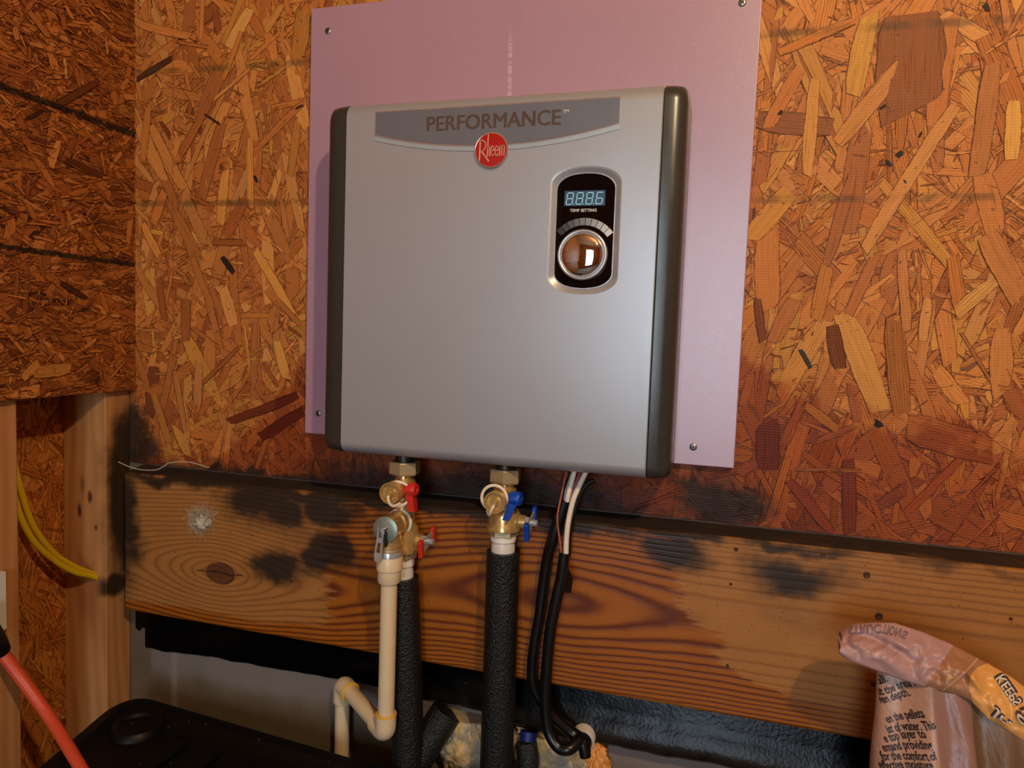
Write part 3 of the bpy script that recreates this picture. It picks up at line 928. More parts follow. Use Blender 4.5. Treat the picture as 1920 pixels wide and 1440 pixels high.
stroke([bd(975, 935), bd(980, 680)], .0007, yb); stroke([bd(980, 690), bd(1025, 668), bd(1040, 690), bd(1035, 935)], .0006, yb)
stroke([bd(1045, 690), bd(1085, 668), bd(1104, 690), bd(1094, 930)], .0006, yb)
bt.build('lettering', M['badge_text'], badge, smooth=0)

# control panel in its recess
GY = HY + .0046
ctl = MB().prism(h3, GY, GY + .004).build('control_panel', M['black_glass'], heater, smooth=0)
# pale rim where glass meets casing
rim = MB(); ra, rb_ = arch(0.0362, 0.0696, 0.0190), arch(0.0354, 0.0688, 0.0186)
rim.loft([[Vector((x, y, z)) for x, z in l] for l, y in ((ra, GY - .0001), (ra, GY - .0007), (rb_, GY - .0007), (rb_, GY - .0001))], True, False)
rim.build('glass_rim', M['satin'], ctl, smooth=0)
dx0, dx1, dz0, dz1 = 0.2987, 0.3485, 0.2640, 0.2822
disp = MB().prism([(dx0, dz0), (dx1, dz0), (dx1, dz1), (dx0, dz1)], GY - .0004, GY).build('display', M['lcd'], ctl, smooth=0)
def digit(cx, segs):
    mb = MB(); hw_, hh_, t = .0037, .0068, .00046; zc = (dz0 + dz1) / 2 - .0002; sl = .13
    def q(ax_, az, bx_, bz):
        a = Vector((cx + ax_ + sl * az, 0, zc + az)); b = Vector((cx + bx_ + sl * bz, 0, zc + bz))
        d = (b - a).normalized(); nn = Vector((-d.z, 0, d.x)) * t; a += d * t * 1.2; b -= d * t * 1.2
        mb.prism([((a - nn).x, (a - nn).z), ((b - nn).x, (b - nn).z), ((b + nn).x, (b + nn).z), ((a + nn).x, (a + nn).z)], GY - .0007, GY - .0003)
    sg = {'a': (-hw_, hh_, hw_, hh_), 'b': (hw_, hh_, hw_, 0), 'c': (hw_, 0, hw_, -hh_), 'd': (-hw_, -hh_, hw_, -hh_), 'e': (-hw_, -hh_, -hw_, 0), 'f': (-hw_, 0, -hw_, hh_), 'g': (-hw_, 0, hw_, 0)}
    for s_ in segs.replace('.', ''): q(*sg[s_])
    if '.' in segs: mb.prism([(cx + hw_ + a, zc - hh_ + b_) for a, b_ in ((.0010, -.0004), (.0020, -.0004), (.0020, .0006), (.0010, .0006))], GY - .0007, GY - .0003)
    return mb.build('digit', M['seg'], disp, smooth=0)
for k in range(4):
    digit(dx0 + .0068 + k * .0121, 'abcdefg.' if k < 3 else 'acdefg')
text_mb('TEMP SETTING', 0.0050, lambda x, y: (0.3226 + x, GY - .0002, 0.2569 + y), 0.0001).build('lettering', M['white_print'], ctl, smooth=0)
KC = (0.3243, 0.2048)
for k in range(10):
    a0 = math.radians(139 - 103 * k / 10); a1 = math.radians(139 - 103 * (k + .90) / 10)
    r0, r1 = .0360, .0448
    pts = []
    for j in range(4):
        a = a0 + (a1 - a0) * j / 3; pts.append((KC[0] + r1 * math.cos(a), KC[1] + r1 * math.sin(a)))
    for j in range(4):
        a = a1 + (a0 - a1) * j / 3; pts.append((KC[0] + r0 * math.cos(a), KC[1] + r0 * math.sin(a)))
    pts = [(min(x, PC[0] + .0350), z) for x, z in pts]
    g = 34 + 178 * (k / 9) ** .9  # print lightens along the arc, window reflection partly painted in
    gm = plain('scale_print', rgb(g, g, g), 0.5, var=0.0)
    MB().prism(pts, GY - .0003, GY + .0001).build('scale_segment', gm, ctl, smooth=0)
knob = MB().lathe([(0, .0300), (.0045, .0308), (.0062, .0300), (.0066, .0285), (.0058, .0268), (.0050, .0262)], (KC[0], GY, KC[1]), (0, -1, 0), 56).build('knob', M['satin'], ctl, smooth=50)
dome = [(.0045, .0262)] + [(.0055 + .0065 * math.sin(PI/2 * k / 12), .0258 * math.cos(PI/2 * k / 12)) for k in range(13)]
MB().lathe(dome, (KC[0], GY, KC[1]), (0, -1, 0), 56, caps=False).build('knob_dome', M['chrome'], knob, smooth=60)

# ------------------------------------------------------------------ service valves
VY = -0.066
HX = at(757, 960, VY).x
CX = at(946, 950, VY).x
def knurl(mb, org, ax, r, h, n=26):
    """toothed ring"""
    ax = Vector(ax).normalized(); org = Vector(org); u = ax.orthogonal().normalized(); w = ax.cross(u)
    rings = []
    for d in (0, h):
        rings.append([org + ax * d + (u * math.cos(2*PI*i/(2*n)) + w * math.sin(2*PI*i/(2*n))) * (r if i % 2 else r * .93) for i in range(2 * n)])
    mb.loft(rings)
def hexnut(mb, org, ax, flats, h, ang=0.0):
    r = flats / math.sqrt(3)
    mb.lathe([(0, r * .94), (h * .1, r), (h * .9, r), (h, r * .94)], org, ax, 6, ang)

def service_valve(name, vx, zs, matl, label, lever_up):
    """zs: nut top, nut bottom, drain z, ball top, ball bottom, hex bottom, thread bottom"""
    t = thing(name, (vx, VY, zs[6]), label, 'valve')
    mb = MB(); hexnut(mb, (vx, VY, zs[1]), (0, 0, 1), .0375, zs[0] - zs[1], PI/6 + .12)
    mb.build('union_nut', M['brass_dull'], t, smooth=25)
    MB().lathe([(0, .0135), (.03, .0135)], (vx, VY, zs[0] - .002), (0, 0, 1), 24).build('inlet_stub', M['dark_steel'], t)
    b = MB()
    zc = zs[2]
    b.lathe([(0, .0120), (zs[1] - zc - .014, .0120), (zs[1] - zc - .008, .0155), (zs[1] - zc + .018, .0160), (zs[1] - zs[3] - .004, .0150), (zs[1] - zs[3], .0190),
             (zs[1] - zs[3] + .006, .0215), (zs[1] - zs[4] - .010, .0218), (zs[1] - zs[4] - .008, .0232), (zs[1] - zs[4] - .002, .0232), (zs[1] - zs[4], .019)],
            (vx, VY, zs[1]), (0, 0, -1), 32)
    # drain branch toward the room
    b.lathe([(0, .0120), (.020, .0120), (.021, .0135), (.030, .0135)], (vx, VY, zc), (0, -1, 0), 24)
    # stem boss on the right
    zm = (zs[3] + zs[4]) / 2
    b.lathe([(0, .0130), (.020, .0125), (.022, .0095), (.030, .0090)], (vx, VY, zm), (1, 0, 0), 24)
    b.build('valve_body', M['brass'], t, smooth=40)
    h = MB(); hexnut(h, (vx, VY, zs[5]), (0, 0, 1), .0345, zs[4] - zs[5] + .001, .2); h.build('hex_collar', M['brass_dull'], t, smooth=25)
    th = MB(); th.lathe([(0, .0160), (.001, .0172), (.004, .0168), (.005, .0174), (zs[5] - zs[6], .0170)], (vx, VY, zs[5]), (0, 0, -1), 28)
    th.build('thread_tape', M['teflon'], t, smooth=50)
    # drain cap with strap
    cy = VY - .034
    cp = MB(); knurl(cp, (vx, cy + .006, zc), (0, -1, 0), .0142, .012)
    cp.lathe([(0, .0128), (.0115, .0130), (.0118, .0141), (.0138, .0141), (.0138, .0126), (.0090, .0108), (.0086, .0058), (.0140, .0050), (.0165, .0032), (.0165, 0)], (vx, cy, zc), (0, -1, 0), 36)
    cpo = cp.build('drain_cap', M['brass'], t, smooth=22)
    st = MB(); pts = []
    for k in range(22):
        a = 2 * PI * k / 22
        pts.append((vx + .0165 * math.cos(a) - (.004 if matl == 'blue' else -.0045), cy + (.003 if matl == 'red' else -.001) + .006 * math.cos(a) * (1 if matl == 'red' else .2), zc + .0165 * math.sin(a) + (.003 if matl == 'blue' else -.0035)))
    st.tube(pts, .0021, 8, 2, True)
    sg = 1 if matl == 'red' else -1
    st.tube([(vx + .001, cy - .0175, zc - .002), (vx + sg * .002, cy - .019, zc - .009), (vx + sg * .006, cy - .014, zc - .016), (vx + sg * .012, cy - .004, zc - .014)], .0019, 8, 4)
    lab(st.build('cap_strap', M['strap'], t), 'cream plastic strap looped round the drain cap')
    # small wing handle on the drain branch
    hx, hy, hz = vx + .0155, VY - .022, zc + .002
    hb = MB()
    hb.lathe([(0, .0060), (.002, .0086), (.014, .0092), (.0165, .0078), (.0168, .003), (.015, .0028)], (hx - .003, hy, hz), (1, -.1, .06), 22)
    sl = .004 if matl == 'red' else -.010
    hb.loft([[Vector((hx + a + sl * q, hy + b_, hz - .005 - .024 * q)) for a, b_ in ((-.0015 + .001*q, -.0066 + .001*q), (.0095 - .001*q, -.0066), (.0095 - .001*q, .0066), (-.0015 + .001*q, .0066))] for q in (0, .3, 1.0)])
    lab(hb.build('drain_handle', M[matl], t, smooth=40, bevel=.0006), matl + ' plastic drain handle')
    # main butterfly handle
    x = vx + .030
    nb = MB(); hexnut(nb, (x - .004, VY, zm), (1, 0, 0), .0135, .009); nb.lathe([(0, .0045), (.016, .0045)], (x, VY, zm), (1, 0, 0), 16)
    nb.build('stem_nut', M['steel'], t, smooth=25)
    pn = MB(); tn = (-.18 if matl == 'red' else -.30)
    ln = .0215
    R_ = Matrix.Rotation(tn * -1, 3, 'X')
    def hp(px_, py_, pz_): return Vector((x + .008, VY - .004, zm)) + R_ @ Vector((px_, py_, pz_))
    def plate(y0, y1, z, th, h0):
        return [hp(a, b_, c_) for a in (-th, th) for b_, c_ in ((y0, -h0), (y1, -h0), (y1, h0), (y0, h0))]
    bxf = [(0,1,2,3),(7,6,5,4),(0,4,5,1),(1,5,6,2),(2,6,7,3),(3,7,4,0)]
    pn.add(plate(-ln, ln, 0, .0011, .0085), bxf)
    pn.build('handle_plate', M['steel'], t, smooth=0, bevel=.0004)
    for s_ in (-1, 1):
        g = MB(); g.add(plate(s_ * ln - .0045, s_ * ln + .0045, 0, .0032, .0125), bxf)
        lab(g.build('handle_grip', M[matl], t, smooth=40, bevel=.002, seg=3), matl + ' vinyl handle grip')
    return t
def zpx(px, py): return at(px, py, VY).z
hot = service_valve('service_valve', HX, (zpx(754,864), zpx(754,888), zpx(757,912), zpx(754,984), zpx(756,1034), zpx(756,1045), zpx(756,1058)), 'red',
                    'brass service valve with red handles under the left side of the heater', True)
cold = service_valve('service_valve', CX, (zpx(947,878), zpx(947,904), zpx(946,928), zpx(946,955), zpx(946,994), zpx(946,1003), zpx(946,1013)), 'blue',
                    'brass service valve with blue handles under the middle of the heater', True)

# insulated pipes
def insulated(name, vx, z_top, z_slv, pts, label, r=.0225):
    t = thing('insulated_pipe', (pts[-1][0], pts[-1][1], pts[-1][2]), label, 'pipe')
    MB().lathe([(0, .0142), (.004, .0152), (.008, .0160), (z_top - z_slv + .025, .0160)], (vx, VY, z_top), (0, 0, -1), 30).build('adapter_fitting', M['pex'], t)
    mb = MB(); mb.tube(pts, r, 36, 10)
    mb.build('foam_sleeve', M['sleeve'], t, smooth=50)
    return t
zt = zpx(754, 1057)
insulated('hot', HX, zt, zpx(755,1085), [(HX + .0005, VY, zpx(755,1082)), (HX + .006, VY, -.31), (HX + .010, VY, -.38), (HX + .014, VY - .001, -.45), (HX + .019, VY - .002, -.56), (HX + .021, VY - .002, -.75)],
          'black foam insulated pipe right behind the cream drain pipe')
zt = zpx(946, 1012)
insulated('cold', CX, zt, zpx(945,1040), [(CX + .0005, VY, zpx(945,1033)), (CX + .001, VY, -.31), (CX + .001, VY, -.45), (CX + .001, VY, -.56), (CX + .001, VY, -.75)],
          'black foam insulated pipe under the blue-handled valve')

# ------------------------------------------------------------------ pressure relief valve and its drain
DY = -0.105; DX = HX - .001
pz = zpx(752, 968)
prv = thing('relief_valve', (HX, DY, zpx(740, 1040)), 'brass pressure relief valve with grey disc face and steel test lever', 'valve')
b = MB()
b.lathe([(.018, .0125), (.030, .0125), (.030, .0165), (.040, .0165), (.040, .0150), (.056, .0165), (.066, .0172), (.069, .0172)], (HX, VY + .014, pz - .004), (0, -1, 0), 32)
dz = at(734, 1028, DY).z
b.lathe([(0, .0150), (.018, .0150), (.019, .0165), (pz - dz, .0165)], (DX, DY, pz - .008), (0, 0, -1), 28)
b.build('valve_body', M['brass'], prv, smooth=35)
MB().lathe([(0, .0150), (.003, .0185), (.006, .0185), (.009, .0150)], (HX, VY - .008, pz - .004), (0, -1, 0), 32).build('thread_tape', M['teflon'], prv)
fc = Vector((HX, VY + .014 - .069, pz - .004))
MB().lathe([(0, .0176), (.0015, .0176), (.0022, .0150), (.0030, .0120), (.0030, 0)], fc, (0, -1, 0), 36).build('disc_face', plain('zinc_disc', rgb(158, 168, 152), .38, .7, var=.3, scale=320), prv)
lv = MB()
lv.lathe([(0, .0045), (.006, .0045), (.006, 0)], fc + Vector((0, -.002, 0)), (0, -1, 0), 16)
for sx in (-1, 1):
    lv.loft([[fc + Vector((sx * w - .003 - .004 * q + a, -.006 + b_ - .001 * q, .004 - .040 * q)) for a, b_ in ((-.0010, -.002), (.0010, -.002), (.0010, .002), (-.0010, .002))] for q, w in ((0, .0046), (.3, .0036), (1, .0042))])
lv.loft([[fc + Vector((-.0068 + a * w, -.0068 + b_, z_)) for a, b_ in ((-1, -.0012), (1, -.0012), (1, .0012), (-1, .0012))] for z_, w in ((-.030, .0050), (-.040, .0054), (-.042, .0040))])
lv.loft([[fc + Vector((-.0045 + a * w, -.0064 + b_, z_)) for a, b_ in ((-1, -.0010), (1, -.0010), (1, .0010), (-1, .0010))] for z_, w in ((-.010, .0044), (-.017, .0042))])
lv.build('test_lever', M['steel'], prv, smooth=30, bevel=.0004)
lk = MB(); lk.loft([[fc + Vector((.0035 + a, -.005 + b_, .003 - .024 * q)) for a, b_ in ((-.0008, -.004), (.0008, -.004), (.0008, .003), (-.0008, .003))] for q in (0, 1)])
lk.build('lever_bracket', M['dark_steel'], prv, smooth=0)
z1_, z2_ = at(734, 1026, DY).z, at(732, 1046, DY).z
MB().lathe([(0, .0160), (.002, .0168), (.0035, .0160), (.005, .0168), (z1_ - z2_, .0165)], (DX, DY, z1_), (0, 0, -1), 30).build('threaded_outlet', M['steel'], prv, smooth=30)

dp = thing('drain_pipe', (DX, DY, -.50), 'cream plastic drain pipe with two yellow-glued elbows below the relief valve', 'pipe')
za, zb2, zc2 = at(730,1042,DY).z, at(729,1066,DY).z, at(728,1091,DY).z
MB().lathe([(0, .0170), (.001, .0176), (za - zb2, .0176), (za - zb2 + .001, .0158), (za - zc2 - .002, .0156), (za - zc2, .0142)], (DX, DY, za), (0, 0, -1), 32).build('adapter_fitting', M['cpvc'], dp)
ze = at(727, 1342, DY).z
PR = .0112
MB().lathe([(0, PR), (zc2 - ze + .012, PR)], (DX, DY, zc2 + .002), (0, 0, -1), 28).build('pipe', M['cpvc'], dp)
E1 = Vector((DX, DY, at(726, 1374, DY).z))
E2 = at(643, 1282, -.022); E2.z = E1.z + .004
E2 = Vector((at(643, 1282, -.022).x, -.022, at(643, 1282, -.022).z))
def elbow(a, c, b_, r=.0142, name='elbow'):
    a, b_, c = Vector(a), Vector(b_), Vector(c)
    mb = MB(); pts = []
    da, db = (a - c).normalized(), (b_ - c).normalized()
    k = .0120
    p1, p2 = c + da * k, c + db * k
    pts = [c + da * .027]
    for j in range(9):
        t = j / 8
        pts.append(p1 * (1-t)**2 + c * 2*t*(1-t) + p2 * t*t)
    pts.append(c + db * .027)
    mb.tube(pts, r, 28, 1)
    e = mb.build(name, M['cpvc'], dp, smooth=50)
    return e, da, db
e1, d1, d2 = elbow((DX, DY, ze), E1, E2)
e2, d3, d4 = elbow(E1, E2, E2 + Vector((0, 0, -.1)))
for c_, d_ in ((E1, d1), (E2, d3)):
    g = MB()
    g.tube([c_ + d_ * .0268 + (d_.orthogonal().normalized() * math.cos(2*PI*k/24) + d_.cross(d_.orthogonal().normalized()) * math.sin(2*PI*k/24)) * .0131 for k in range(24)], .0016, 8, 1, True)
    lab(g.build('glue_ring', M['glue'], dp), 'yellow pipe cement ring')
MB().tube([E1 + d2 * .012, E2 + d3 * .012], PR, 28, 1).build('pipe', M['cpvc'], dp)
MB().tube([E2 + d4 * .012, E2 + Vector((0, 0, -.30))], PR, 28, 1).build('pipe', M['cpvc'], dp)

# ------------------------------------------------------------------ electric cables
def path(pp): return [at(px, py, y) for px, py, y in pp]
A0 = path([(1060,940,-.062)])[0]
ca = thing('power_cable', (A0.x, A0.y, -.45), 'left black power cable hanging from the heater beside the blue valve', 'cable')
MB().tube(path([(1060,938,-.060),(1047,976,-.060),(1037,1008,-.060),(1027,1044,-.056),(1019,1095,-.053),(1012,1153,-.053),(1004,1197,-.053),(998,1250,-.053),(1002,1290,-.052),(1030,1335,-.048),(1070,1372,-.042),(1092,1392,-.046),(1098,1420,-.050)]),
          [.0078,.0078,.0078,.0076,.0075,.0075,.0075,.0075,.0075,.0078,.0085,.0095,.0075], 14, 6).build('jacket', M['cable'], ca, smooth=60)
MB().tube(path([(1062,944,-.0615),(1066,925,-.063),(1074,895,-.060),(1078,880,-.058)]), .0034, 10, 5).build('white_wire', M['wire_white'], ca)
MB().tube(path([(1066,944,-.059),(1074,920,-.057),(1084,895,-.056),(1089,880,-.056)]), .0034, 10, 5).build('red_wire', M['wire_red'], ca)
MB().tube(path([(1057,944,-.0600),(1061,918,-.058),(1069,895,-.054),(1072,882,-.054)]), .0030, 10, 5).build('black_wire', M['cable'], ca)
cb = thing('power_cable', path([(1058,1040,-.070)])[0], 'right black power cable with long bare white wire and torn sheath flap', 'cable')
MB().tube(path([(1059,1036,-.066),(1053,1080,-.066),(1044,1122,-.066),(1032,1182,-.066),(1025,1255,-.066),(1022,1313,-.066),(1028,1368,-.068),(1046,1400,-.072),(1067,1404,-.072),(1082,1392,-.062),(1090,1382,-.052)]),
          [.0072,.0074,.0078,.0078,.0078,.0078,.0078,.0080,.0080,.0075,.007], 14, 6).build('jacket', M['cable'], cb, smooth=60)
fl = MB(); p_ = path([(1060,1062,-.071),(1052,1110,-.074),(1071,1112,-.079),(1074,1085,-.077),(1066,1066,-.072)])
fl.add([*p_, *[q + Vector((0, .0014, 0)) for q in p_]], [(0,1,2,3,4),(9,8,7,6,5),(0,5,6,1),(1,6,7,2),(2,7,8,3),(3,8,9,4),(4,9,5,0)])
lab(fl.build('sheath_flap', M['cable'], cb, smooth=0), 'torn black sheath flap')
MB().tube(path([(1061,1042,-.067),(1062,1010,-.067),(1066,975,-.067),(1075,937,-.066),(1088,907,-.062),(1099,884,-.058)]), .0036, 12, 6).build('white_wire', M['wire_white'], cb)
MB().tube(path([(1066,1042,-.063),(1068,1000,-.061),(1076,960,-.060),(1089,924,-.060),(1103,906,-.060),(1114,901,-.060)]), .0034, 12, 6).build('black_wire', M['cable'], cb)
MB().tube(path([(1053,1042,-.068),(1049,1010,-.070),(1045,978,-.071),(1047,955,-.069),(1054,922,-.064),(1062,884,-.058)]), .0013, 8, 6).build('copper_wire', M['copper'], cb)
# white bushing where the cables go into the foundation
c = at(1092, 1388, -.034)
bu = MB(); bu.lathe([(-.034, .0165), (.004, .0165), (.006, .0155), (.004, .0135), (-.030, .0135)], c, (0, -1, 0), 30)
tag(bu.build('cable_bushing', M['pex']), 'white plastic bushing round the black cables in the foundation', 'bushing')

# ------------------------------------------------------------------ spray foam, short pipe sleeves at the wall
def blob(name, c, rad, mat_, seed, label, cat='spray foam', ztop=-.4555):
    bm = bmesh.new(); bmesh.ops.create_icosphere(bm, subdivisions=5, radius=1)
    mb = MB(); bm.verts.index_update()
    vs_ = []
    for v in bm.verts:
        d = v.co.normalized()
        q = Vector(c) * 0 + d * 1.6 + Vector((seed, 0, 0))
        k = .86 + .28 * mnoise.noise(q) + .42 * abs(mnoise.noise(q * 2.3)) + .24 * abs(mnoise.noise(q * 5.0))
        p = Vector(c) + Vector((d.x * rad[0], d.y * rad[1], d.z * rad[2])) * k
        p.y = min(p.y, -.0008)
        p.z = min(p.z, ztop)
        vs_.append(p)
    mb.add(vs_, [[v.index for v in f.verts] for f in bm.faces]); bm.free()
    return tag(mb.build(name, mat_, smooth=80), label, cat)
blob('spray_foam', at(880, 1385, -.012), (.046, .020, .062), M['foam'], 3.1, 'lumpy cream and grey spray foam between the two black insulated pipes')
blob('spray_foam', at(1035, 1400, -.012), (.056, .020, .048), M['foam'], 8.4, 'lumpy grey spray foam behind the looped black cable')
blob('spray_foam', at(1118, 1432, -.012), (.018, .018, .036), M['foam_orange'], 5.7, 'amber spike of spray foam right of the white cable bushing', ztop=-.43)
s1 = MB(); s1.tube([at(838, 1334, -.026), at(797, 1398, -.046), at(770, 1446, -.060)], .0235, 30, 6)
tag(s1.build('pipe_sleeve', M['sleeve'], smooth=50), 'short slanting black foam sleeve right of the left insulated pipe', 'pipe')
t = thing('pipe_sleeve', at(990, 1440, -.05), 'short black foam sleeve with blue tape right of the middle insulated pipe', 'pipe')
s2 = MB(); s2.tube([at(986, 1392, -.034), at(990, 1425, -.040), at(986, 1470, -.046)], .0155, 26, 6); s2.build('foam_sleeve', M['sleeve'], t, smooth=50)
MB().lathe([(0, .0120), (.012, .0120)], at(990, 1388, -.033), (0, .35, 1), 22).build('blue_tape', plain('shaded_blue_tape', rgb(10, 30, 104), 0.5), t)  # blue tape, its shading put into a darker colour

# ------------------------------------------------------------------ tote, cord, yellow cables
TZ = -0.500
tote = thing('storage_tote', (-0.085, -0.30, FLOOR), 'black plastic storage tote with ribbed lid in the left corner', 'storage tote')
def rrect(x0, y0, x1, y1, r, z, n=6):
    p = []
    for cx_, cy_, a0 in ((x1 - r, y1 - r, 0), (x0 + r, y1 - r, PI/2), (x0 + r, y0 + r, PI), (x1 - r, y0 + r, 1.5 * PI)):
        for k in range(n + 1):
            a = a0 + PI/2 * k / n
            p.append(Vector((cx_ + r * math.cos(a), cy_ + r * math.sin(a), z)))
    return p
TX0, TX1, TY0, TY1 = -0.432, 0.225, -0.52, -0.066
QD = [Vector((-.412, -.052, 0)), Vector((.235, -.108, 0)), Vector((.27, -.58, 0)), Vector((-.285, -.58, 0))]
def tr(ring):
    # the lid narrows toward the room
    out = []
    for p in ring:
        u = (p.x - TX0) / (TX1 - TX0); v = (TY1 - p.y) / (TY1 - TY0)
        q = (QD[0] * (1-u) + QD[1] * u) * (1-v) + (QD[3] * (1-u) + QD[2] * u) * v
        out.append(Vector((q.x, q.y, p.z)))
    return out
body = MB()
body.loft([tr(rrect(TX0 + q, TY0 + q, TX1 - q, TY1 - q, .05, z)) for q, z in ((.075, FLOOR + .001), (.06, FLOOR + .01), (.028, TZ - .05), (.02, TZ - .022))])
body.build('tub', M['tote'], tote, smooth=40)
lid = MB()
lid.loft([tr(rrect(TX0 + q, TY0 + q, TX1 - q, TY1 - q, .055 - q * .5, z)) for q, z in ((.004, TZ - .030), (0, TZ - .026), (0, TZ - .006), (.004, TZ), (.020, TZ), (.026, TZ - .006), (.050, TZ - .010))])
lo = lid.build('lid', M['tote'], tote, smooth=40)
bs = MB(); bc_ = tr([Vector((TX0 + .075, TY1 - .055, 0))])[0]
bs.lathe([(0, .040), (.008, .038), (.012, .034), (.012, .028), (.008, .024), (.008, 0)], (bc_.x, bc_.y, TZ - .012), (0, 0, 1), 32); bs.build('corner_boss', M['tote'], lo)
for k in range(7):
    x = TX0 + .15 + k * .062
    rb = MB(); pts = tr([Vector((x + a, TY1 - .06 - b_, 0)) for a, b_ in ((0, 0), (.030, 0), (-.03, .20), (-.06, .20))])
    rb.loft([[Vector((p.x, p.y, z)) for p in pts] for z in (TZ - .0105, TZ - .0035)]); rb.build('rib', M['tote'], lo, smooth=0, bevel=.002)

rc = thing('extension_cord', atx(60, 1300, -.40), 'red-orange extension cord with black end running down past the left stud', 'cord')
K = [atx(3, 1222, -.425), atx(40, 1272, -.40), atx(84, 1332, -.362), atx(114, 1378, -.325), atx(150, 1438, -.272), atx(186, 1500, -.225)]
MB().tube(K, [.0080, .0079, .0078, .0077, .0076, .0076], 16, 6).build('cord', M['orange'], rc, smooth=60)
MB().tube([atx(-44, 1150, -.44), atx(-27, 1180, -.434), atx(-10, 1207, -.428), atx(4, 1224, -.4245)], [.015, .016, .0155, .0115], 18, 4).build('cord_end', M['cable'], rc, smooth=60)
def yc(pp, label):
    o_ = tag(MB().tube([atx(px, py, x) for px, py, x in pp], .0048, 12, 6).build('yellow_cable', M['yellow'], smooth=60), label, 'cable', 'yellow cables in the stud bay')
yc([(24,860,-.530),(38,915,-.523),(62,985,-.515),(100,1036,-.505),(140,1063,-.493),(168,1074,-.486),(190,1082,-.478)], 'upper yellow cable curving between the two left studs')
yc([(24,920,-.520),(40,972,-.512),(66,1018,-.503),(104,1052,-.494),(140,1072,-.487),(170,1079,-.482),(192,1086,-.476)], 'lower yellow cable curving between the two left studs')
wp = MB().box((-0.4571, -0.275, at(0,1190,-.24).z), (-0.449, -0.2235, at(0,1080,-.24).z)).build('cover_plate', M['frame'], smooth=0, bevel=.001)
tag(wp, 'white plate edge on the leftmost stud', 'cover plate')

# ------------------------------------------------------------------ cobwebs
fb = MB(); cc = at(380, 978, -.0445)
cw = thing('cobweb_clump', (cc.x, -.04, cc.z), 'pale fluffy cobweb clump stuck on the board above the knot', 'cobweb')
bm = bmesh.new(); bmesh.ops.create_icosphere(bm, subdivisions=4, radius=1); bm.verts.index_update()
vv = []
for v in bm.verts:
    d = v.co.normalized(); k = .7 + .55 * mnoise.noise(d * 2.2) + .25 * mnoise.noise(d * 7)
    vv.append(cc + Vector((d.x * .015 * k, min(d.y * .008 * k, .004), d.z * .013 * k - .001)))
fb.add(vv, [[v.index for v in f.verts] for f in bm.faces]); bm.free()
fb.build('web_core', M['fluff'], cw, smooth=80)
hb = MB()
for _ in range(620):
    a = rnd.uniform(0, 2*PI); r = .024 * math.sqrt(rnd.random()) * (1.25 if rnd.random() < .2 else .9)
    p = cc + Vector((math.cos(a) * r * 1.1 - .002, rnd.uniform(-.005, .003), math.sin(a) * r + .002 + .010 * (math.cos(a) > .2) * rnd.random()))
    q = p + Vector((rnd.gauss(0, .0045), rnd.uniform(-.003, .001), rnd.gauss(0, .0045)))
    w = (p + q) / 2 + Vector((rnd.gauss(0, .003), 0, rnd.gauss(0, .003)))
    for e in (p, q, w): e.y = min(e.y, -.0404)
    hb.tube([p, w, q], .00011, 3, 2)
o = hb.build('web_threads', M['fluff'], cw, smooth=60); o['kind'] = 'stuff'
tw = MB()
tw.tube([at(px, py, y) for px, py, y in [(222,866,-.045),(245,876,-.044),(268,881,-.043),(292,881,-.042),(308,874,-.0415),(318,868,-.0405),(352,866,-.039),(392,877,-.037)]], .0007, 5, 6)
tag(tw.build('cobweb_strand', M['fluff']), 'single pale cobweb strand along the board top in the corner', 'cobweb')

# ------------------------------------------------------------------ pellet bag
def bag_mat(flap):
    mt, b = new_mat('bag_film_flap' if flap else 'bag_film')
    p = position(); x, y, z = sep(p)
    n = xnoise(p, 40, 3); n2 = xnoise(comb(x * 60, y * 30, z * 14), 1, 3)
    if flap:
        uv = X.nt.nodes.new('ShaderNodeUVMap'); uv.uv_map = 'Sheet'; u, v, _ = sep(uv.outputs[0])
        col = mix(n, rgb(186, 146, 142), rgb(166, 126, 124))
        tan_ = sstep(0.510, 0.516, u + v * 0.09)
        col = mix(tan_, col, mix(n, rgb(150, 104, 76), rgb(168, 118, 86)))
        seam = 1 - sstep(0.002, 0.006, xabs(u + v * 0.13 - 0.635 - v * (1.0 - v) * 0.05))
        col = mix(seam * 0.5, col, rgb(214, 180, 150))
        org = sstep(0.682, 0.687, u + v * (1.0 - v) * 0.22 + v * 0.02)
        col = mix(org, col, mix(n, rgb(214, 146, 70), rgb(226, 170, 98)))
        rgh = 0.38
    else:
        col = mix(n, rgb(194, 150, 126), rgb(172, 130, 110))
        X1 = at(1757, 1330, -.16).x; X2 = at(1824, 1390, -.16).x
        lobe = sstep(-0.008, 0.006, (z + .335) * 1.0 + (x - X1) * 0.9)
        cl_ = sstep(X1 - .002, X1 + .002, x + (z + .30) * .12) * lobe  # greyer right of the crease; the lit lower lobe is painted
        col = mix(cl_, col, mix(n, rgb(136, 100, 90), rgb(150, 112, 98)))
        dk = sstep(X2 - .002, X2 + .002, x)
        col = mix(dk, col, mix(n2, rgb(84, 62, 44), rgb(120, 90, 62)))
        rgh = 0.36
    setp(b, col, rgh, 0, bump(n2 + xnoise(comb(x * 150 + z * 60, y * 50, z * 90), 1, 3), 0.32, 0.003))
    b.inputs['Subsurface Weight'].default_value = 0.0
    return mt
bag = thing('pellet_bag', (0.77, -0.20, FLOOR), 'crumpled pinkish plastic pellet bag with black instructions and folded-over top', 'bag')
BXC, BYC = 0.762, -0.125
def bag_top(x):
    return -.222 - max(0.0, x - .69) * .33
def bag_half(z):
    q = min(max((-.20 - z) / .16, 0), 1); q2 = min(max((-.36 - z) / .3, 0), 1)
    return .092 + .004 * math.sin((z + .2) * 34) * q + .07 * q2
def bag_depth(z):
    q = min(max((-.19 - z) / .45, 0), 1)
    return .012 + .090 * q
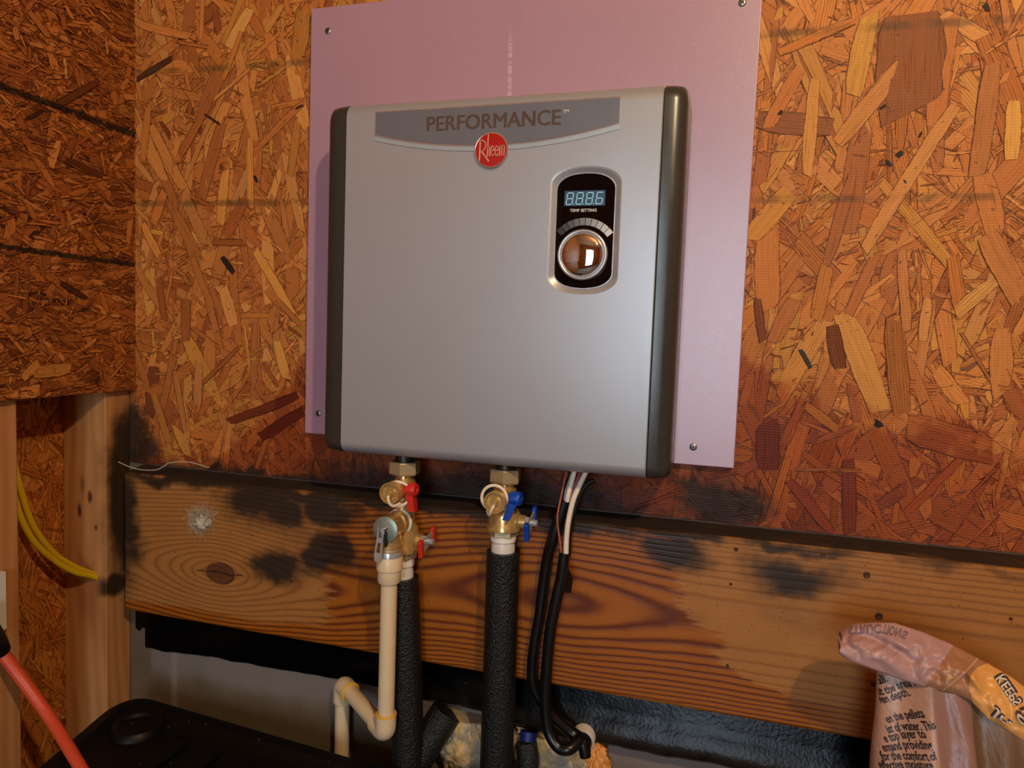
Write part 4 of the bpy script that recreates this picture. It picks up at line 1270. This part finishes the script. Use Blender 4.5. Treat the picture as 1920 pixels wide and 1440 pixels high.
def bag_yc(z):
    q = min(max((-.19 - z) / .45, 0), 1)
    return BYC + .01 - .09 * q
def bag_front(x, z):
    a = bag_half(z); t = max(-1, min(1, (x - BXC) / a))
    s = max(0.0, 1 - abs(t) ** 2.4) ** .5
    wr = .0100 * mnoise.noise(Vector((x * 44, z * 9, 2.0))) + .004 * mnoise.noise(Vector((x * 16 + z * 22, z * 20, 7.0)))
    fold = .006 * math.exp(-((x - .742 - (z + .26) * -.28) / .008) ** 2)
    return bag_yc(z) - bag_depth(z) * s - (wr + fold) * s
bb = MB(); rings = []
for i in range(61):
    f_ = i / 60
    z = -.222 - .827 * f_
    ring = []
    a = bag_half(z)
    for k in range(72):
        th = PI + PI * k / 71
        t = math.cos(th)
        x = BXC + a * t
        zz_ = bag_top(x) + (-1.049 - bag_top(x)) * f_
        ring.append(Vector((x, bag_front(x, zz_), zz_)))
    for k in range(1, 20):
        t = 1 - 2 * k / 20
        x = BXC + a * t
        s = max(0.0, 1 - abs(t) ** 2.4) ** .5
        zz_ = bag_top(x) + (-1.049 - bag_top(x)) * f_
        ring.append(Vector((x, bag_yc(zz_) + min(bag_depth(zz_), .05) * .5 * s, zz_)))
    rings.append(ring)
bb.loft(rings)
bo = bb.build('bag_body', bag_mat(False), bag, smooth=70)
M['ink'] = plain('black_ink', rgb(22, 18, 20), 0.5, var=0.05)
M['ink_grey'] = plain('faded_ink', rgb(122, 100, 108), 0.5, var=0.08)
M['ink_white'] = plain('pale_print', rgb(226, 212, 190), 0.5, var=0.05)
M['ink_navy'] = plain('navy_print', rgb(64, 56, 66), 0.5, var=0.05)
def bag_text(body, px, py, size_px, px2, py2):
    """a line of print whose left end and right end baseline stand at two points of the bag front"""
    def onbag(px_, py_):
        y = -.14
        for _ in range(8):
            q = at(px_, py_, y); y = .5 * y + .5 * bag_front(q.x, q.z)
        return at(px_, py_, y)
    A = onbag(px, py); B = onbag(px2, py2)
    tm = text_mb(body, 1.0, lambda x, y: (x, 0, y), 0.018, 'LEFT', 1)
    w = max(v.x for v in tm.v)
    sz = size_px * .00068
    L = math.hypot(B.x - A.x, B.z - A.z); d = Vector((B.x - A.x, 0, B.z - A.z)) / L
    nn = Vector((-d.z, 0, d.x))
    out = []
    for v in tm.v:
        q = A + d * (v.x / w * L) + nn * (v.z * sz)
        out.append(Vector((q.x, bag_front(q.x, q.z) - .0009, q.z)))
    tm.v = out
    tm.f = [f for f in tm.f if all(out[i].x > BXC - bag_half(out[i].z) * .992 for i in f)]
    tm.build('printed_line', M['ink'], bo, smooth=0)
for a in [('tall.', 1640, 1280, 15, 1666, 1276), ('ut the area i', 1644, 1300, 15, 1718, 1286), ('ven depth.', 1648, 1317, 15, 1708, 1304),
          ('en the pellets', 1664, 1355, 15, 1735, 1344), ('ist of water. This', 1665, 1374, 15, 1756, 1364), ('e top layer to', 1660, 1391, 15, 1738, 1383),
          ('emand providing', 1657, 1408, 15, 1750, 1403), ('for the comfort of', 1654, 1424, 15, 1758, 1423), ('effective moisture', 1650, 1440, 15, 1752, 1441)]:
    bag_text(*a)

# the folded-over top: a draped double sheet
TOPC = [(1584,1180),(1600,1171),(1640,1168),(1676,1168),(1700,1176),(1731,1186),(1785,1209),(1850,1243),(1900,1272),(1960,1318)]
BOTC = [(1573,1226),(1590,1238),(1622,1250),(1640,1256),(1700,1278),(1745,1292),(1790,1302),(1818,1312),(1850,1345),(1935,1400)]
def curve(pts, t):
    L = [0]
    for a, b_ in zip(pts, pts[1:]): L.append(L[-1] + math.hypot(b_[0]-a[0], b_[1]-a[1]))
    s = t * L[-1]
    for i in range(len(pts) - 1):
        if s <= L[i+1] + 1e-9:
            q = (s - L[i]) / (L[i+1] - L[i])
            return (pts[i][0] + (pts[i+1][0]-pts[i][0]) * q, pts[i][1] + (pts[i+1][1]-pts[i][1]) * q)
    return pts[-1]
def flap_pt(u, v, off=0.0):
    a = curve(TOPC, u); b_ = curve(BOTC, u)
    px_, py_ = a[0] + (b_[0]-a[0]) * v, a[1] + (b_[1]-a[1]) * v
    y = -.118 - .030 * math.sin(v * PI * .62) - .014 * u
    y += .006 * mnoise.noise(Vector((u * 11 - v * 3, v * 3.2 + u * 5, 1))) * math.sin(min(v, 1) * PI) + .004 * mnoise.noise(Vector((u * 26, v * 7 + u * 12, 5))) * math.sin(v * PI)
    fold = .010 * math.exp(-((v - (.35 + (u - .14) * 1.1)) / .10) ** 2) * math.exp(-((u - .2) / .16) ** 2)
    y += fold
    q = at(px_, py_, y)
    q.y -= off
    return q
NU, NV = 90, 30
fm = MB(); grid = [[flap_pt(i / NU, j / NV) for j in range(NV + 1)] for i in range(NU + 1)]
back = [[grid[i][j] + Vector((.0004, .003 + .020 * math.sin(PI * j / NV) , -.0005)) for j in range(NV + 1)] for i in range(NU + 1)]
vs_ = [p for r in grid for p in r] + [p for r in back for p in r]
o2 = (NU + 1) * (NV + 1); idx = lambda i, j, k=0: i * (NV + 1) + j + k * o2
fs = []
for i in range(NU):
    for j in range(NV):
        fs.append((idx(i,j), idx(i,j+1), idx(i+1,j+1), idx(i+1,j))); fs.append((idx(i,j,1), idx(i+1,j,1), idx(i+1,j+1,1), idx(i,j+1,1)))
    fs.append((idx(i,0), idx(i+1,0), idx(i+1,0,1), idx(i,0,1))); fs.append((idx(i,NV), idx(i,NV,1), idx(i+1,NV,1), idx(i+1,NV)))
for j in range(NV):
    fs.append((idx(0,j), idx(0,j,1), idx(0,j+1,1), idx(0,j+1))); fs.append((idx(NU,j), idx(NU,j+1), idx(NU,j+1,1), idx(NU,j,1)))
off = bag.location
me = bpy.data.meshes.new('folded_top'); me.from_pydata([tuple(p - off) for p in vs_], [], fs)
uv = me.uv_layers.new(name='Sheet')
for l in me.loops:
    k = l.vertex_index % o2
    uv.data[l.index].uv = (k // (NV + 1) / NU, k % (NV + 1) / NV)
me.shade_smooth(); me.set_sharp_from_angle(angle=math.radians(70)); me.materials.append(bag_mat(True))
fo = bpy.data.objects.new('folded_top', me); COL.objects.link(fo); fo.parent = bag
lab(fo, 'folded-over bag top, pink then tan then orange print')
def flap_text(body, A, B, size, mat_, off=0.018, depth=.0010, flip=True, name='printed_line'):
    """print on the flap in (u, v); seen from the back of the film, so it stands upside down"""
    tm = text_mb(body, 1.0, lambda x, y: (x, 0, y), off, 'LEFT', 1)
    w = max(v.x for v in tm.v); h = max(v.z for v in tm.v)
    out = []
    for v in tm.v:
        t = v.x / w
        q = (1 - v.z / h) if flip else v.z / h       # mirrored top to bottom
        px_ = A[0] + (B[0] - A[0]) * t; py_ = A[1] + (B[1] - A[1]) * t
        d = Vector((B[0] - A[0], B[1] - A[1])).normalized()
        n_ = Vector((d.y, -d.x))
        px_ += n_.x * q * size; py_ += n_.y * q * size
        # find (u, v) on the sheet near this point
        out.append((px_, py_))
    res = []
    for px_, py_ in out:
        u, v_ = .4, .4
        lo_, hi_ = 0.0, 1.0
        best = None
        u = min(max((px_ - 1578) / 380.0, 0), 1)
        for _ in range(14):
            a = curve(TOPC, u); b_ = curve(BOTC, u)
            dx, dy = b_[0] - a[0], b_[1] - a[1]
            v_ = ((px_ - a[0]) * dx + (py_ - a[1]) * dy) / (dx*dx + dy*dy)
            qx = a[0] + dx * v_
            u = min(max(u + (px_ - qx) / 420.0, 0), 1)
        res.append(flap_pt(u, min(max(v_, 0), 1), depth))
    tm.v = res
    tm.build(name, mat_, fo, smooth=0)
flap_text('STRUC', (1590, 1189), (1652, 1187), 17, M['ink_grey'], .03)
flap_text('TION', (1653, 1187), (1687, 1194), 17, M['ink_grey'], .03)
flap_text('S', (1688, 1195), (1698, 1199), 15, M['ink_grey'], .03)
flap_text('KEEPS', (1862, 1268), (1902, 1326), 20, M['ink_navy'], .07, .0012)
flap_text('KEEPS', (1864, 1270), (1901, 1324), 17, M['ink_white'], .01, .0018)
flap_text('S', (1900, 1336), (1917, 1362), 22, M['ink_navy'], .07, .0012)
flap_text('S', (1901, 1338), (1916, 1360), 19, M['ink_white'], .01, .0018)
flap_text('Jr.', (1856, 1340), (1888, 1366), 16, M['ink_navy'], .06, .0012)
flap_text('Jr.', (1857, 1341), (1887, 1365), 14, M['ink_white'], .01, .0018)
